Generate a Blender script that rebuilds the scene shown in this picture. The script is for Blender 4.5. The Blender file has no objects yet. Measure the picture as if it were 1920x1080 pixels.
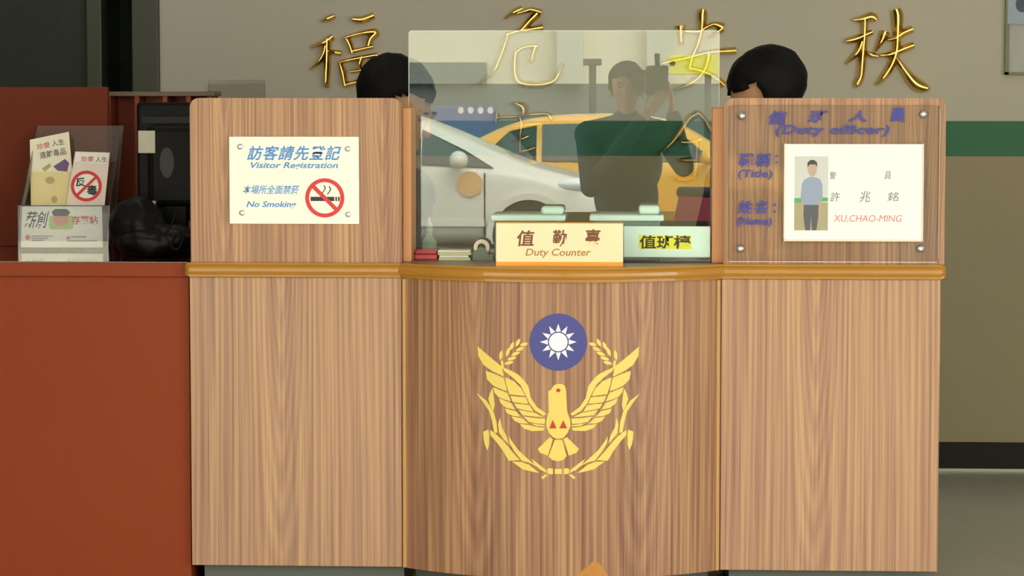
import bpy, bmesh, math, random
from mathutils import Vector, Matrix, Euler, noise
random.seed(7)
S = bpy.context.scene
COL = S.collection

# ------------------------------------------------------------------ camera
FPX = 5200.0                                   # focal length in pixels of a 1920 px wide frame
CAM = Vector((0.0, -6.5, 1.23))
PITCH = math.atan(390 / FPX)
YAW = math.atan(272 * math.cos(PITCH) / FPX)
cd = bpy.data.cameras.new('camera'); cam = bpy.data.objects.new('camera', cd); COL.objects.link(cam)
cam.location = CAM; cam.rotation_euler = (math.pi / 2 - PITCH, 0, YAW)
cd.sensor_width = 36.0; cd.lens = FPX * 36.0 / 1920.0; cd.clip_start = 0.05; cd.clip_end = 300
S.camera = cam
CR = Euler((math.pi / 2 - PITCH, 0, YAW)).to_matrix()

# ------------------------------------------------------------------ world, sun, exposure
S.view_settings.view_transform = 'Standard'; S.view_settings.look = 'None'
S.view_settings.gamma = 1.0; S.view_settings.use_curve_mapping = False
S.view_settings.exposure = 0.58
S.cycles.use_denoising = True
S.cycles.max_bounces = 10; S.cycles.transparent_max_bounces = 16
S.cycles.sample_clamp_indirect = 6.0
w = bpy.data.worlds.new('sky'); S.world = w; w.use_nodes = True
wn = w.node_tree.nodes; wl = w.node_tree.links
bg = wn['Background']
tc = wn.new('ShaderNodeTexCoord'); sx = wn.new('ShaderNodeSeparateXYZ'); cr = wn.new('ShaderNodeValToRGB')
wl.new(tc.outputs['Generated'], sx.inputs[0]); wl.new(sx.outputs['Z'], cr.inputs[0])
cr.color_ramp.elements[0].position = 0.0; cr.color_ramp.elements[0].color = (0.94, 0.98, 1.03, 1)
cr.color_ramp.elements[1].position = 0.9; cr.color_ramp.elements[1].color = (0.80, 0.86, 0.92, 1)
wl.new(cr.outputs[0], bg.inputs['Color']); bg.inputs['Strength'].default_value = 4.6
sd = bpy.data.lights.new('sun', 'SUN'); sun = bpy.data.objects.new('sun', sd); COL.objects.link(sun)
sd.energy = 7.0; sd.angle = math.radians(50); sd.color = (1.0, 0.97, 0.92)
sun.rotation_euler = (math.radians(42), 0, math.radians(150))   # high, shining onto the far side of the street

# ------------------------------------------------------------------ helpers
GLASS_Y = 0.17
ROAD = -0.55
STEP = -0.45

def at(px, py, Y):
    d = CR @ Vector(((px - 960) / FPX, (540 - py) / FPX, -1.0))
    return CAM + d * ((Y - CAM.y) / d.y)

def X(px, Y, py=500): return at(px, py, Y).x
def Z(py, Y, px=1000): return at(px, py, Y).z

def street(px, py, yr):
    """a place yr metres out on the street side, found through its mirror image in the counter glass"""
    p = at(px, py, 2 * GLASS_Y + yr)
    return Vector((p.x, -yr, p.z))

def empty(name, loc, rz=0.0):
    o = bpy.data.objects.new(name, None); COL.objects.link(o)
    o.empty_display_size = 0.05; o.location = loc; o.rotation_euler = (0, 0, rz); return o

def tag(o, label=None, cat=None, group=None, kind=None):
    if label: o['label'] = label
    if cat: o['category'] = cat
    if group: o['group'] = group
    if kind: o['kind'] = kind
    return o

def thing(name, label, cat, loc, rz=0.0, group=None):
    return tag(empty(name, loc, rz), label, cat, group)

def wloc(o):
    v = Vector((0, 0, 0))
    while o is not None:
        v += o.location; o = o.parent
    return v

def obj(name, bm, mat, parent=None, local=False, smooth=False, origin=None, label=None):
    """link a bmesh as one object; its coordinates are world ones unless local"""
    if len(bm.faces):
        bmesh.ops.recalc_face_normals(bm, faces=bm.faces[:])
    me = bpy.data.meshes.new(name); bm.to_mesh(me); bm.free()
    o = bpy.data.objects.new(name, me); COL.objects.link(o)
    mats = mat if isinstance(mat, (list, tuple)) else [mat]
    for m in mats: me.materials.append(m)
    if not local:
        if parent is not None: me.transform(Matrix.Translation(-wloc(parent)))
        elif origin is not None:
            me.transform(Matrix.Translation(-Vector(origin))); o.location = origin
    if parent is not None: o.parent = parent
    if smooth:
        for p in me.polygons: p.use_smooth = True
    if label: o['label'] = label
    return o

def evaluated(o):
    """bake the modifiers of o into its mesh"""
    dg = bpy.context.evaluated_depsgraph_get(); dg.update()
    me = bpy.data.meshes.new_from_object(o.evaluated_get(dg)); old = o.data
    o.modifiers.clear(); o.data = me; bpy.data.meshes.remove(old); me.name = o.name
    return o

def B(): return bmesh.new()

def box(bm, x0, x1, y0, y1, z0, z1, bev=0.0, seg=2, mi=0):
    vs = [bm.verts.new((x, y, z)) for x in (x0, x1) for y in (y0, y1) for z in (z0, z1)]
    idx = [(0, 1, 3, 2), (4, 6, 7, 5), (0, 4, 5, 1), (2, 3, 7, 6), (0, 2, 6, 4), (1, 5, 7, 3)]
    fs = [bm.faces.new([vs[i] for i in f]) for f in idx]
    for f in fs: f.material_index = mi
    if bev > 0:
        es = list({e for f in fs for e in f.edges})
        bmesh.ops.bevel(bm, geom=es, offset=bev, segments=seg, affect='EDGES', profile=0.5)
    return bm

def prism(bm, pts, y0, y1):
    """polygon of (x, z) extruded from y0 to y1"""
    a = [bm.verts.new((p[0], y0, p[1])) for p in pts]; b = [bm.verts.new((p[0], y1, p[1])) for p in pts]
    bm.faces.new(a); bm.faces.new(b[::-1]); n = len(pts)
    for i in range(n): bm.faces.new((a[i], b[i], b[(i + 1) % n], a[(i + 1) % n]))
    return bm

def hprism(bm, pts, z0, z1):
    a = [bm.verts.new((p[0], p[1], z0)) for p in pts]; b = [bm.verts.new((p[0], p[1], z1)) for p in pts]
    bm.faces.new(a[::-1]); bm.faces.new(b); n = len(pts)
    for i in range(n): bm.faces.new((a[i], b[i], b[(i + 1) % n], a[(i + 1) % n]))
    return bm

def ring(bm, cx, cz, r0, r1, y0, y1, n=48):
    vs = []
    for k in range(n):
        t = 2 * math.pi * k / n; c, s = math.cos(t), math.sin(t)
        vs.append([bm.verts.new((cx + r * c, y, cz + r * s)) for r, y in ((r0, y0), (r1, y0), (r1, y1), (r0, y1))])
    for k in range(n):
        a, b = vs[k], vs[(k + 1) % n]
        for i in range(4): bm.faces.new((a[i], a[(i + 1) % 4], b[(i + 1) % 4], b[i]))
    return bm

def disc_pts(cx, cz, r, n=40, rx=None):
    rx = rx or r
    return [(cx + rx * math.cos(2 * math.pi * k / n), cz + r * math.sin(2 * math.pi * k / n)) for k in range(n)]

def cone(bm, p0, p1, r0, r1, n=16, caps=True):
    p0, p1 = Vector(p0), Vector(p1); d = (p1 - p0).normalized()
    u = d.orthogonal().normalized(); v = d.cross(u)
    A, Bv = [], []
    for k in range(n):
        t = 2 * math.pi * k / n; q = u * math.cos(t) + v * math.sin(t)
        A.append(bm.verts.new(p0 + q * r0)); Bv.append(bm.verts.new(p1 + q * r1))
    for k in range(n): bm.faces.new((A[k], A[(k + 1) % n], Bv[(k + 1) % n], Bv[k]))
    if caps: bm.faces.new(A[::-1]); bm.faces.new(Bv)
    return bm

def tube(bm, pts, r, n=8):
    pts = [Vector(p) for p in pts]; rings = []
    for i, p in enumerate(pts):
        d = (pts[min(i + 1, len(pts) - 1)] - pts[max(i - 1, 0)]).normalized()
        u = d.cross(Vector((0.13, 0.31, 0.94))).normalized(); v = d.cross(u)
        rr = r[i] if isinstance(r, (list, tuple)) else r
        rings.append([bm.verts.new(p + (u * math.cos(2 * math.pi * k / n) + v * math.sin(2 * math.pi * k / n)) * rr) for k in range(n)])
    for a, b in zip(rings, rings[1:]):
        for k in range(n): bm.faces.new((a[k], a[(k + 1) % n], b[(k + 1) % n], b[k]))
    bm.faces.new(rings[0][::-1]); bm.faces.new(rings[-1]); return bm

def ball(bm, c, r, M=None, u=20, v=14):
    r = r if isinstance(r, (list, tuple)) else (r, r, r)
    m = Matrix.Translation(c) @ (M.to_4x4() if M else Matrix.Identity(4)) @ Matrix.Diagonal((r[0], r[1], r[2], 1))
    bmesh.ops.create_uvsphere(bm, u_segments=u, v_segments=v, radius=1.0, matrix=m); return bm

def capsule(bm, p0, p1, r0, r1):
    ball(bm, Vector(p0), r0, u=16, v=12); ball(bm, Vector(p1), r1, u=16, v=12); cone(bm, p0, p1, r0, r1, 16); return bm

def lathe(bm, prof, c, n=24):
    rings = []
    for r, z in prof:
        rings.append([bm.verts.new((c[0] + r * math.cos(2 * math.pi * k / n), c[1] + r * math.sin(2 * math.pi * k / n), c[2] + z)) for k in range(n)])
    for a, b in zip(rings, rings[1:]):
        for k in range(n): bm.faces.new((a[k], a[(k + 1) % n], b[(k + 1) % n], b[k]))
    bm.faces.new(rings[0][::-1]); bm.faces.new(rings[-1]); return bm

def sweep(bm, path, prof):
    """prof of (out, z) swept along path of (x, y, scale); out points away from the cabinet"""
    rings = []
    for i, p in enumerate(path):
        a, b = path[max(i - 1, 0)], path[min(i + 1, len(path) - 1)]
        d = Vector((b[0] - a[0], b[1] - a[1], 0)).normalized(); nrm = Vector((d.y, -d.x, 0))
        zc = sum(q[1] for q in prof) / len(prof); s = p[2] if len(p) > 2 else 1
        rings.append([bm.verts.new((p[0] + nrm.x * o * s, p[1] + nrm.y * o * s, zc + (z - zc) * (0.35 + 0.65 * s))) for o, z in prof])
    for a, b in zip(rings, rings[1:]):
        for k in range(len(prof)): bm.faces.new((a[k], a[(k + 1) % len(prof)], b[(k + 1) % len(prof)], b[k]))
    bm.faces.new(rings[0][::-1]); bm.faces.new(rings[-1]); return bm

def rrect(x0, x1, z0, z1, r, top_only=False, n=6):
    pts = []
    for cx, cz, a0, on in ((x1 - r, z1 - r, 0, 1), (x0 + r, z1 - r, 90, 1), (x0 + r, z0 + r, 180, not top_only), (x1 - r, z0 + r, 270, not top_only)):
        if on:
            for k in range(n + 1):
                t = math.radians(a0 + 90 * k / n); pts.append((cx + r * math.cos(t), cz + r * math.sin(t)))
        else:
            pts.append((x0, z0) if a0 == 180 else (x1, z0))
    return pts

def text(bm, s, x0, x1, z0, z1, Y, depth=0.0006, shear=0.0, bold=0.0, spacing=1.0, rot=0.0):
    """lettering fitted to a rectangle on a plane facing the visitors, raised by depth"""
    c = bpy.data.curves.new('lettering', 'FONT'); c.body = s; c.shear = shear; c.offset = bold
    c.space_character = spacing; c.extrude = 0.5; c.resolution_u = 3
    o = bpy.data.objects.new('lettering', c); COL.objects.link(o)
    dg = bpy.context.evaluated_depsgraph_get(); dg.update()
    me = bpy.data.meshes.new_from_object(o.evaluated_get(dg))
    bpy.data.objects.remove(o); bpy.data.curves.remove(c)
    xs = [v.co.x for v in me.vertices]; ys = [v.co.y for v in me.vertices]
    ax, bx, ay, by = min(xs), max(xs), min(ys), max(ys)
    mx, mz = (x0 + x1) / 2, (z0 + z1) / 2; cr_, sr_ = math.cos(rot), math.sin(rot)
    for v in me.vertices:
        lx = (v.co.x - ax) / (bx - ax) * (x1 - x0) + x0 - mx; lz = (v.co.y - ay) / (by - ay) * (z1 - z0) + z0 - mz
        v.co = (mx + lx * cr_ - lz * sr_, Y - depth * (v.co.z + 0.5), mz + lx * sr_ + lz * cr_)
    bm.from_mesh(me); bpy.data.meshes.remove(me); return bm

def ptext(bm, s, px0, py0, px1, py1, Y, **k):
    a, b = at(px0, py0, Y), at(px1, py1, Y)
    return text(bm, s, a.x, b.x, b.z, a.z, Y, **k)

def line(name, s, rect, Y, mat, parent, **k):
    return obj(name, ptext(B(), s, *rect, Y, **k), mat, parent)

# ------------------------------------------------------------------ materials
def lin(r, g, b):
    f = lambda c: (c / 255 / 12.92) if c / 255 <= 0.04045 else ((c / 255 + 0.055) / 1.055) ** 2.4
    return (f(r), f(g), f(b), 1.0)

def M(name, rgb, rough=0.5, metal=0.0, spec=0.5, coat=0.0, vary=0.0, scale=8.0, bump=0.0, emit=0.0):
    m = bpy.data.materials.new(name); m.use_nodes = True
    n, l = m.node_tree.nodes, m.node_tree.links; p = n['Principled BSDF']
    col = lin(*rgb)
    p.inputs['Base Color'].default_value = col; p.inputs['Roughness'].default_value = rough
    p.inputs['Metallic'].default_value = metal; p.inputs['Specular IOR Level'].default_value = spec
    p.inputs['Coat Weight'].default_value = coat; p.inputs['Coat Roughness'].default_value = 0.06
    if emit: p.inputs['Emission Color'].default_value = col; p.inputs['Emission Strength'].default_value = emit
    if vary or bump:
        t = n.new('ShaderNodeTexCoord'); z = n.new('ShaderNodeTexNoise'); z.inputs['Scale'].default_value = scale; z.inputs['Detail'].default_value = 5
        l.new(t.outputs['Object'], z.inputs['Vector'])
        if vary:
            mx = n.new('ShaderNodeMix'); mx.data_type = 'RGBA'
            mx.inputs['A'].default_value = tuple(c * (1 - vary) for c in col[:3]) + (1,)
            mx.inputs['B'].default_value = tuple(min(1, c * (1 + vary)) for c in col[:3]) + (1,)
            l.new(z.outputs['Fac'], mx.inputs['Factor']); l.new(mx.outputs['Result'], p.inputs['Base Color'])
        if bump:
            bn = n.new('ShaderNodeBump'); bn.inputs['Strength'].default_value = bump; bn.inputs['Distance'].default_value = 0.01
            l.new(z.outputs['Fac'], bn.inputs['Height']); l.new(bn.outputs[0], p.inputs['Normal'])
    return m

def clear(name, tint, gloss, haze=0.0, rough=0.0, haze_col=(1, 1, 1, 1)):
    m = bpy.data.materials.new(name); m.use_nodes = True
    n, l = m.node_tree.nodes, m.node_tree.links; n.remove(n['Principled BSDF'])
    tr = n.new('ShaderNodeBsdfTransparent'); tr.inputs[0].default_value = tint
    gl = n.new('ShaderNodeBsdfGlossy'); gl.inputs['Roughness'].default_value = rough
    fr = n.new('ShaderNodeFresnel'); fr.inputs['IOR'].default_value = 1.5
    ad = n.new('ShaderNodeMath'); ad.operation = 'ADD'; ad.use_clamp = True; ad.inputs[1].default_value = gloss - 0.04
    l.new(fr.outputs[0], ad.inputs[0])
    mx = n.new('ShaderNodeMixShader'); l.new(ad.outputs[0], mx.inputs[0]); l.new(tr.outputs[0], mx.inputs[1]); l.new(gl.outputs[0], mx.inputs[2])
    out = mx
    if haze:
        df = n.new('ShaderNodeBsdfDiffuse'); df.inputs[0].default_value = haze_col
        m2 = n.new('ShaderNodeMixShader'); m2.inputs[0].default_value = haze
        l.new(mx.outputs[0], m2.inputs[1]); l.new(df.outputs[0], m2.inputs[2]); out = m2
    l.new(out.outputs[0], n['Material Output'].inputs['Surface']); return m

def wood(name, dark, mid, light, rough=0.42, warp=0.055, freq=42.0, shift=(0, 0, 0)):
    """upright laminate grain: fine streaks plus stretched cathedral arches"""
    m = bpy.data.materials.new(name); m.use_nodes = True
    n, l = m.node_tree.nodes, m.node_tree.links; p = n['Principled BSDF']
    p.inputs['Roughness'].default_value = rough; p.inputs['Specular IOR Level'].default_value = 0.35
    t = n.new('ShaderNodeTexCoord')
    def mapped(sc, off=(0, 0, 0)):
        q = n.new('ShaderNodeMapping'); q.inputs['Scale'].default_value = sc; q.inputs['Location'].default_value = tuple(a + b for a, b in zip(off, shift))
        l.new(t.outputs['Object'], q.inputs[0]); return q
    def nz(q, sc, det):
        z = n.new('ShaderNodeTexNoise'); z.inputs['Scale'].default_value = sc; z.inputs['Detail'].default_value = det
        l.new(q.outputs[0], z.inputs['Vector']); return z
    def math_(op, a, b):
        k = n.new('ShaderNodeMath'); k.operation = op
        for i, v in enumerate((a, b)):
            if v is None: continue
            if isinstance(v, (int, float)): k.inputs[i].default_value = v
            else: l.new(v, k.inputs[i])
        return k.outputs[0]
    slow = nz(mapped((1, 1, 0.16), (3.1, 0, 1.7)), 3.6, 1.0)
    sep = n.new('ShaderNodeSeparateXYZ'); l.new(t.outputs['Object'], sep.inputs[0])
    xx = math_('ADD', sep.outputs['X'], math_('MULTIPLY', slow.outputs['Fac'], warp))
    P_ = 0.37
    dx = math_('SUBTRACT', math_('FLOORED_MODULO', math_('ADD', xx, 5.0 + shift[0] * 0.1), P_), P_ / 2)
    r_ = math_('SQRT', math_('ADD', math_('MULTIPLY', dx, dx), 0.00012), None)
    fall = math_('EXPONENT', math_('MULTIPLY', math_('MULTIPLY', dx, dx), -420.0), None)
    zz = math_('SUBTRACT', sep.outputs['Z'], 0.42)
    ph = math_('SUBTRACT', math_('MULTIPLY', r_, freq * 1.5), math_('MULTIPLY', math_('MULTIPLY', zz, 8.0), fall))
    rings_ = math_('SINE', math_('MULTIPLY', ph, 2 * math.pi), None)
    rings_ = math_('ADD', math_('MULTIPLY', rings_, 0.5), 0.5)
    fine = nz(mapped((1, 1, 0.010)), 190, 2)
    med = nz(mapped((1, 1, 0.02), (7, 2, 0)), 38, 2)
    f = math_('ADD', math_('MULTIPLY', rings_, 0.11), math_('MULTIPLY', fine.outputs['Fac'], 0.66))
    f = math_('ADD', f, math_('MULTIPLY', med.outputs['Fac'], 0.5))
    rp = n.new('ShaderNodeValToRGB'); l.new(f, rp.inputs[0])
    e = rp.color_ramp.elements; e[0].position = 0.38; e[0].color = lin(*dark); e[1].position = 0.82; e[1].color = lin(*light)
    k = e.new(0.60); k.color = lin(*mid)
    l.new(rp.outputs[0], p.inputs['Base Color']); return m

m_woodp = wood('laminate_side', (140, 102, 82), (174, 134, 107), (204, 162, 120))
m_woodu = wood('laminate_upper', (140, 100, 76), (172, 130, 100), (206, 160, 116), shift=(1.3, 0, 4.2))
m_woodc = wood('laminate_curved', (122, 84, 60), (158, 116, 88), (194, 150, 108), shift=(5.3, 0, 2.2))
m_trim = M('varnished_trim', (184, 130, 48), 0.16, vary=0.12, scale=9, coat=0.4)
m_band = M('orange_edge_band', (206, 142, 88), 0.4, vary=0.06, scale=20)
m_worktop = M('worktop_laminate', (142, 112, 92), 0.35, vary=0.08, scale=30)
m_chip = M('bare_chipboard', (196, 136, 66), 0.8, vary=0.2, scale=60)
m_toe = M('dark_grey_plinth', (88, 94, 86), 0.5)
m_gold = M('polished_gold', (222, 188, 110), 0.2, metal=1.0)
m_wallup = M('wall_paint_grey', (190, 184, 170), 0.75, vary=0.05, scale=2.0)
m_walllo = M('wall_paint_olive', (150, 138, 108), 0.55, vary=0.05, scale=2.0)
m_stripe = M('wall_paint_green', (14, 98, 62), 0.5)
m_base = M('black_skirting', (24, 24, 22), 0.5, spec=0.2)
m_floor = M('floor_terrazzo', (178, 178, 166), 0.22, vary=0.06, scale=4)
m_ceil = M('ceiling_white', (200, 198, 190), 0.8)
m_red = M('red_laminate', (142, 58, 22), 0.5, spec=0.2, vary=0.05, scale=3)
m_redtop = M('red_desktop_glass', (96, 44, 30), 0.06, spec=0.6, coat=1.0)
m_redin = M('red_laminate_dull', (140, 54, 24), 0.6)
m_blackp = M('black_plastic', (8, 8, 8), 0.5, spec=0.15)
m_blackv = M('black_vinyl', (10, 9, 9), 0.5, spec=0.25, bump=0.2, scale=24)
m_dgrey = M('dark_grey_plastic', (24, 26, 25), 0.45, spec=0.2)
m_paper = M('white_paper', (252, 250, 242), 0.7)
m_label = M('sticker_paper', (206, 200, 184), 0.7, vary=0.12, scale=60)
m_ivory = M('ivory_acrylic', (255, 253, 236), 0.25)
m_white = M('white_card', (255, 250, 244), 0.5)
m_cream = M('cream_brass_plate', (255, 230, 184), 0.3, spec=0.4)
m_orange = M('gold_plate_edge', (226, 152, 44), 0.3, metal=0.3)
m_blue = M('blue_print', (84, 148, 214), 0.5)
m_navy = M('navy_print', (66, 66, 160), 0.5)
m_brown = M('brown_print', (120, 66, 24), 0.5)
m_dark = M('black_print', (46, 40, 40), 0.5)
m_greyprint = M('grey_print', (120, 120, 132), 0.6)
m_signred = M('sign_red', (224, 40, 44), 0.4)
m_palered = M('pale_red_print', (232, 130, 134), 0.6)
m_steel = M('chromed_steel', (244, 240, 230), 0.3, metal=1.0)
m_glass = clear('counter_glass', (0.93, 0.965, 0.93, 1), 0.075)
m_gedge = M('glass_edge', (226, 238, 220), 0.15, spec=0.8)
m_acryl = clear('clear_acrylic', (0.965, 0.965, 0.955, 1), 0.012, haze=0.015, haze_col=(0.9, 0.85, 0.8, 1))
m_acryl2 = clear('clear_acrylic_box', (0.97, 0.975, 0.97, 1), 0.05, haze=0.035, haze_col=(0.8, 0.8, 0.78, 1))
m_acedge = M('acrylic_edge', (236, 220, 196), 0.2, spec=0.8)
m_vyellow = M('vinyl_yellow', (240, 212, 104), 0.45)
m_vblue = M('vinyl_blue', (62, 64, 140), 0.35)
m_vwhite = M('vinyl_white', (255, 255, 252), 0.4)
m_vred = M('vinyl_red', (196, 50, 30), 0.4)
m_mint = M('mint_plastic', (214, 242, 226), 0.3)
m_pinkp = M('red_plastic', (206, 84, 92), 0.35)
m_hilite = M('highlighter_yellow', (238, 240, 50), 0.6)
m_lime = M('green_print', (186, 214, 120), 0.6)
m_pink = M('pink_print', (228, 152, 138), 0.6)
m_yleaf = M('yellow_leaflet', (248, 240, 218), 0.6, vary=0.03, scale=18)
m_pleaf = M('pale_pink_leaflet', (244, 226, 218), 0.6)
m_skin = M('skin', (200, 146, 112), 0.5)
m_hair = M('black_hair', (9, 8, 7), 0.65, spec=0.2, bump=0.4, scale=40)
m_eye = M('eye', (40, 30, 26), 0.2)
m_navycloth = M('navy_uniform', (26, 30, 46), 0.85, vary=0.1, scale=20)
m_bluecloth = M('blue_shirt', (48, 64, 78), 0.85, vary=0.1, scale=20)
m_darkcloth = M('dark_trousers', (38, 38, 40), 0.9, vary=0.1, scale=20)
m_alu = M('grey_green_aluminium', (66, 68, 58), 0.45, metal=0.2)
m_dark_room = M('corridor_darkness', (34, 33, 30), 0.7)  # near-black colour stands in for the dark of the unlit corridor
m_dglass = clear('dark_door_glass', (0.42, 0.48, 0.44, 1), 0.016, haze=0.6, haze_col=(0.085, 0.095, 0.078, 1))
m_poster = M('poster_print', (176, 178, 172), 0.5, vary=0.16, scale=26)
m_posterblue = M('poster_print_blue', (160, 176, 192), 0.5, vary=0.12, scale=26)
m_olive = M('olive_frame', (112, 120, 84), 0.4)
m_silver = M('silver_car_paint', (222, 218, 198), 0.28, coat=0.6)
m_taxi = M('taxi_yellow_paint', (240, 176, 52), 0.3, coat=0.6)
m_carglass = M('car_window_glass', (26, 34, 32), 0.06, spec=0.5)
m_tyre = M('tyre_rubber', (26, 26, 26), 0.8)
m_hub = M('wheel_silver', (160, 160, 158), 0.3, metal=0.8)
m_lamp = M('lamp_lens', (236, 240, 236), 0.1, spec=0.8)
m_badge = M('gold_badge', (222, 176, 120), 0.5)
m_scoot = M('scooter_red', (130, 34, 52), 0.3, coat=0.5)
m_road = M('asphalt', (112, 110, 104), 0.9, vary=0.1, scale=3)
m_pave = M('pavement', (170, 164, 150), 0.8, vary=0.08, scale=3)
m_bldg = M('beige_facade', (222, 214, 182), 0.8, vary=0.04, scale=0.6)
m_bldglo = M('grey_green_facade', (104, 112, 106), 0.8, vary=0.06, scale=0.8)
m_blueban = M('blue_banner', (86, 100, 150), 0.7)
m_ysign = M('yellow_sign', (226, 222, 60), 0.5)
m_dsteel = M('dark_steel', (60, 64, 62), 0.5)

# ------------------------------------------------------------------ the setting
WALL_Y = 2.26
def struct(name, bm, mat, parent=None):
    o = obj(name, bm, mat, parent)
    if parent is None: o['kind'] = 'structure'
    return o
XL, XR = -2.8, 4.6
FRONT = -3.2
struct('floor', box(B(), XL, XR, FRONT, 6.2, -0.12, 0.0), m_floor)
struct('trim_1', box(box(B(), XL, XR, FRONT - 0.3, FRONT, STEP, -0.15), XL, XR, FRONT - 0.6, FRONT - 0.3, STEP, -0.3), m_pave)
struct('floor_forecourt', box(B(), -14, 14, -15.5, FRONT, STEP - 0.1, STEP), m_pave)
struct('floor_street', box(B(), -30, 30, -34, -15.5, ROAD - 0.1, ROAD), m_road)
wx0 = X(300, WALL_Y, 100)
zs1, zs0 = Z(227, WALL_Y, 1850), Z(293, WALL_Y, 1850)
CEIL = 2.9
wb = struct('wall_back', box(B(), wx0, XR, WALL_Y, WALL_Y + 0.15, zs1, CEIL), m_wallup)
struct('lower_paint', box(B(), wx0, XR, WALL_Y, WALL_Y + 0.15, 0, zs0), m_walllo, wb)
struct('green_stripe', box(B(), wx0, XR, WALL_Y - 0.002, WALL_Y + 0.15, zs0, zs1), m_stripe, wb)
struct('baseboard_back', box(B(), wx0, XR, WALL_Y - 0.015, WALL_Y, 0, Z(829, WALL_Y, 1850)), m_base)
struct('trim_2', box(B(), wx0, XR, WALL_Y - 0.022, WALL_Y - 0.015, 0.0, 0.008), M('floor_joint', (196, 196, 178), 0.4))
struct('wall_left_shade', box(B(), XL - 0.15, XL, FRONT, 6.2, 0, CEIL), M('left_wall_shading', (110, 104, 92), 0.75, vary=0.05, scale=2))  # unseen wall, set close and coloured dark to shade the left side
struct('wall_right', box(B(), XR, XR + 0.15, FRONT, WALL_Y + 0.15, 0, CEIL), m_wallup)
struct('ceiling', box(B(), XL - 0.15, XR + 0.15, FRONT - 0.8, 6.2, CEIL, CEIL + 0.15), m_ceil)
struct('ceiling_shade_roof', box(box(box(B(), XL - 0.15, XR + 0.15, -9.0, FRONT - 0.8, CEIL, CEIL + 0.15), XL, XL + 0.35, -9.0, -8.65, STEP, CEIL), XR - 0.35, XR, -9.0, -8.65, STEP, CEIL), m_ceil)  # unseen roof on posts, added to shade the camera operator and the hall
struct('wall_corridor', box(box(B(), XL, wx0 + 0.3, 6.05, 6.2, 0, CEIL), wx0 + 0.15, wx0 + 0.3, WALL_Y + 0.15, 6.05, 0, CEIL), m_dark_room)

# glass entrance of the corridor at the left
dj = empty('door_1', (X(275, WALL_Y, 100), WALL_Y, 0)); dj['kind'] = 'structure'
jx0 = X(250, WALL_Y, 100); gx1 = X(187, WALL_Y, 100)
obj('door_jamb', box(B(), jx0, wx0, WALL_Y - 0.03, WALL_Y + 0.13, 0, CEIL, 0.004), m_alu, dj)
lf = obj('door_glass', box(B(), XL + 0.02, gx1 - 0.05, WALL_Y + 0.05, WALL_Y + 0.062, 0.09, 2.6), m_dglass, dj)
fb = B(); box(fb, gx1 - 0.05, gx1, WALL_Y + 0.03, WALL_Y + 0.08, 0, 2.65, 0.004); box(fb, XL + 0.02, gx1 - 0.05, WALL_Y + 0.03, WALL_Y + 0.08, 0, 0.09, 0.004); box(fb, XL + 0.02, gx1 - 0.05, WALL_Y + 0.03, WALL_Y + 0.08, 2.6, 2.65, 0.004)
obj('door_frame', fb, m_alu, dj)
obj('door_header', box(B(), XL, jx0, WALL_Y, WALL_Y + 0.1, 2.65, CEIL), m_alu, dj)
cur = B()
pts = [(-2.75 + 0.03 * k, 3.3 + 0.05 * math.sin(k * 0.9) + 0.02 * math.sin(k * 2.3)) for k in range(int((gx1 + 0.02 + 2.75) / 0.03))]
hprism(cur, pts + [(a, b + 0.01) for a, b in reversed(pts)], 0.05, 2.55)
tag(obj('curtain', cur, M('dark_green_curtain', (96, 106, 94), 0.9, vary=0.35, scale=5), origin=(-2.4, 3.3, 0)), 'dim grey-green curtain hanging behind the glass door at far left', 'curtain')

# unseen ceiling lamps added to fill the hall with light
for k, (lx, ly) in enumerate(((-1.6, 0.7), (1.7, 0.7))):
    t = thing('fill_lamp', 'unseen added fill lamp over the %s seat behind the counter' % ('left' if k == 0 else 'right'), 'lamp', (lx, ly, CEIL), group='added hall fill lamps')
    obj('fill_lamp_housing', box(B(), lx - 0.62, lx + 0.62, ly - 0.16, ly + 0.16, CEIL - 0.05, CEIL), m_ceil, t)
    obj('fill_lamp_diffuser', box(B(), lx - 0.58, lx + 0.58, ly - 0.12, ly + 0.12, CEIL - 0.06, CEIL - 0.05), M('fill_lamp_glow', (255, 250, 240), 0.5, emit=4.0), t)

# ------------------------------------------------------------------ the counter
TOP = 0.80; LOW = 0.076; TRB = 0.765
PROF = [(0, TOP), (0.007, TOP), (0.009, TOP - 0.005), (0.015, TOP - 0.007), (0.0185, TOP - 0.0125), (0.0185, TOP - 0.020), (0.0155, TOP - 0.026), (0.009, TOP - 0.0275), (0.0085, TOP - 0.034), (0, TOP - 0.035)]
lx0, lx1 = X(357, 0, 700), X(753, 0, 700)
rx0, rx1 = X(1352, 0, 700), X(1762, 0, 700)
UP = Z(184, 0, 1000)

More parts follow.
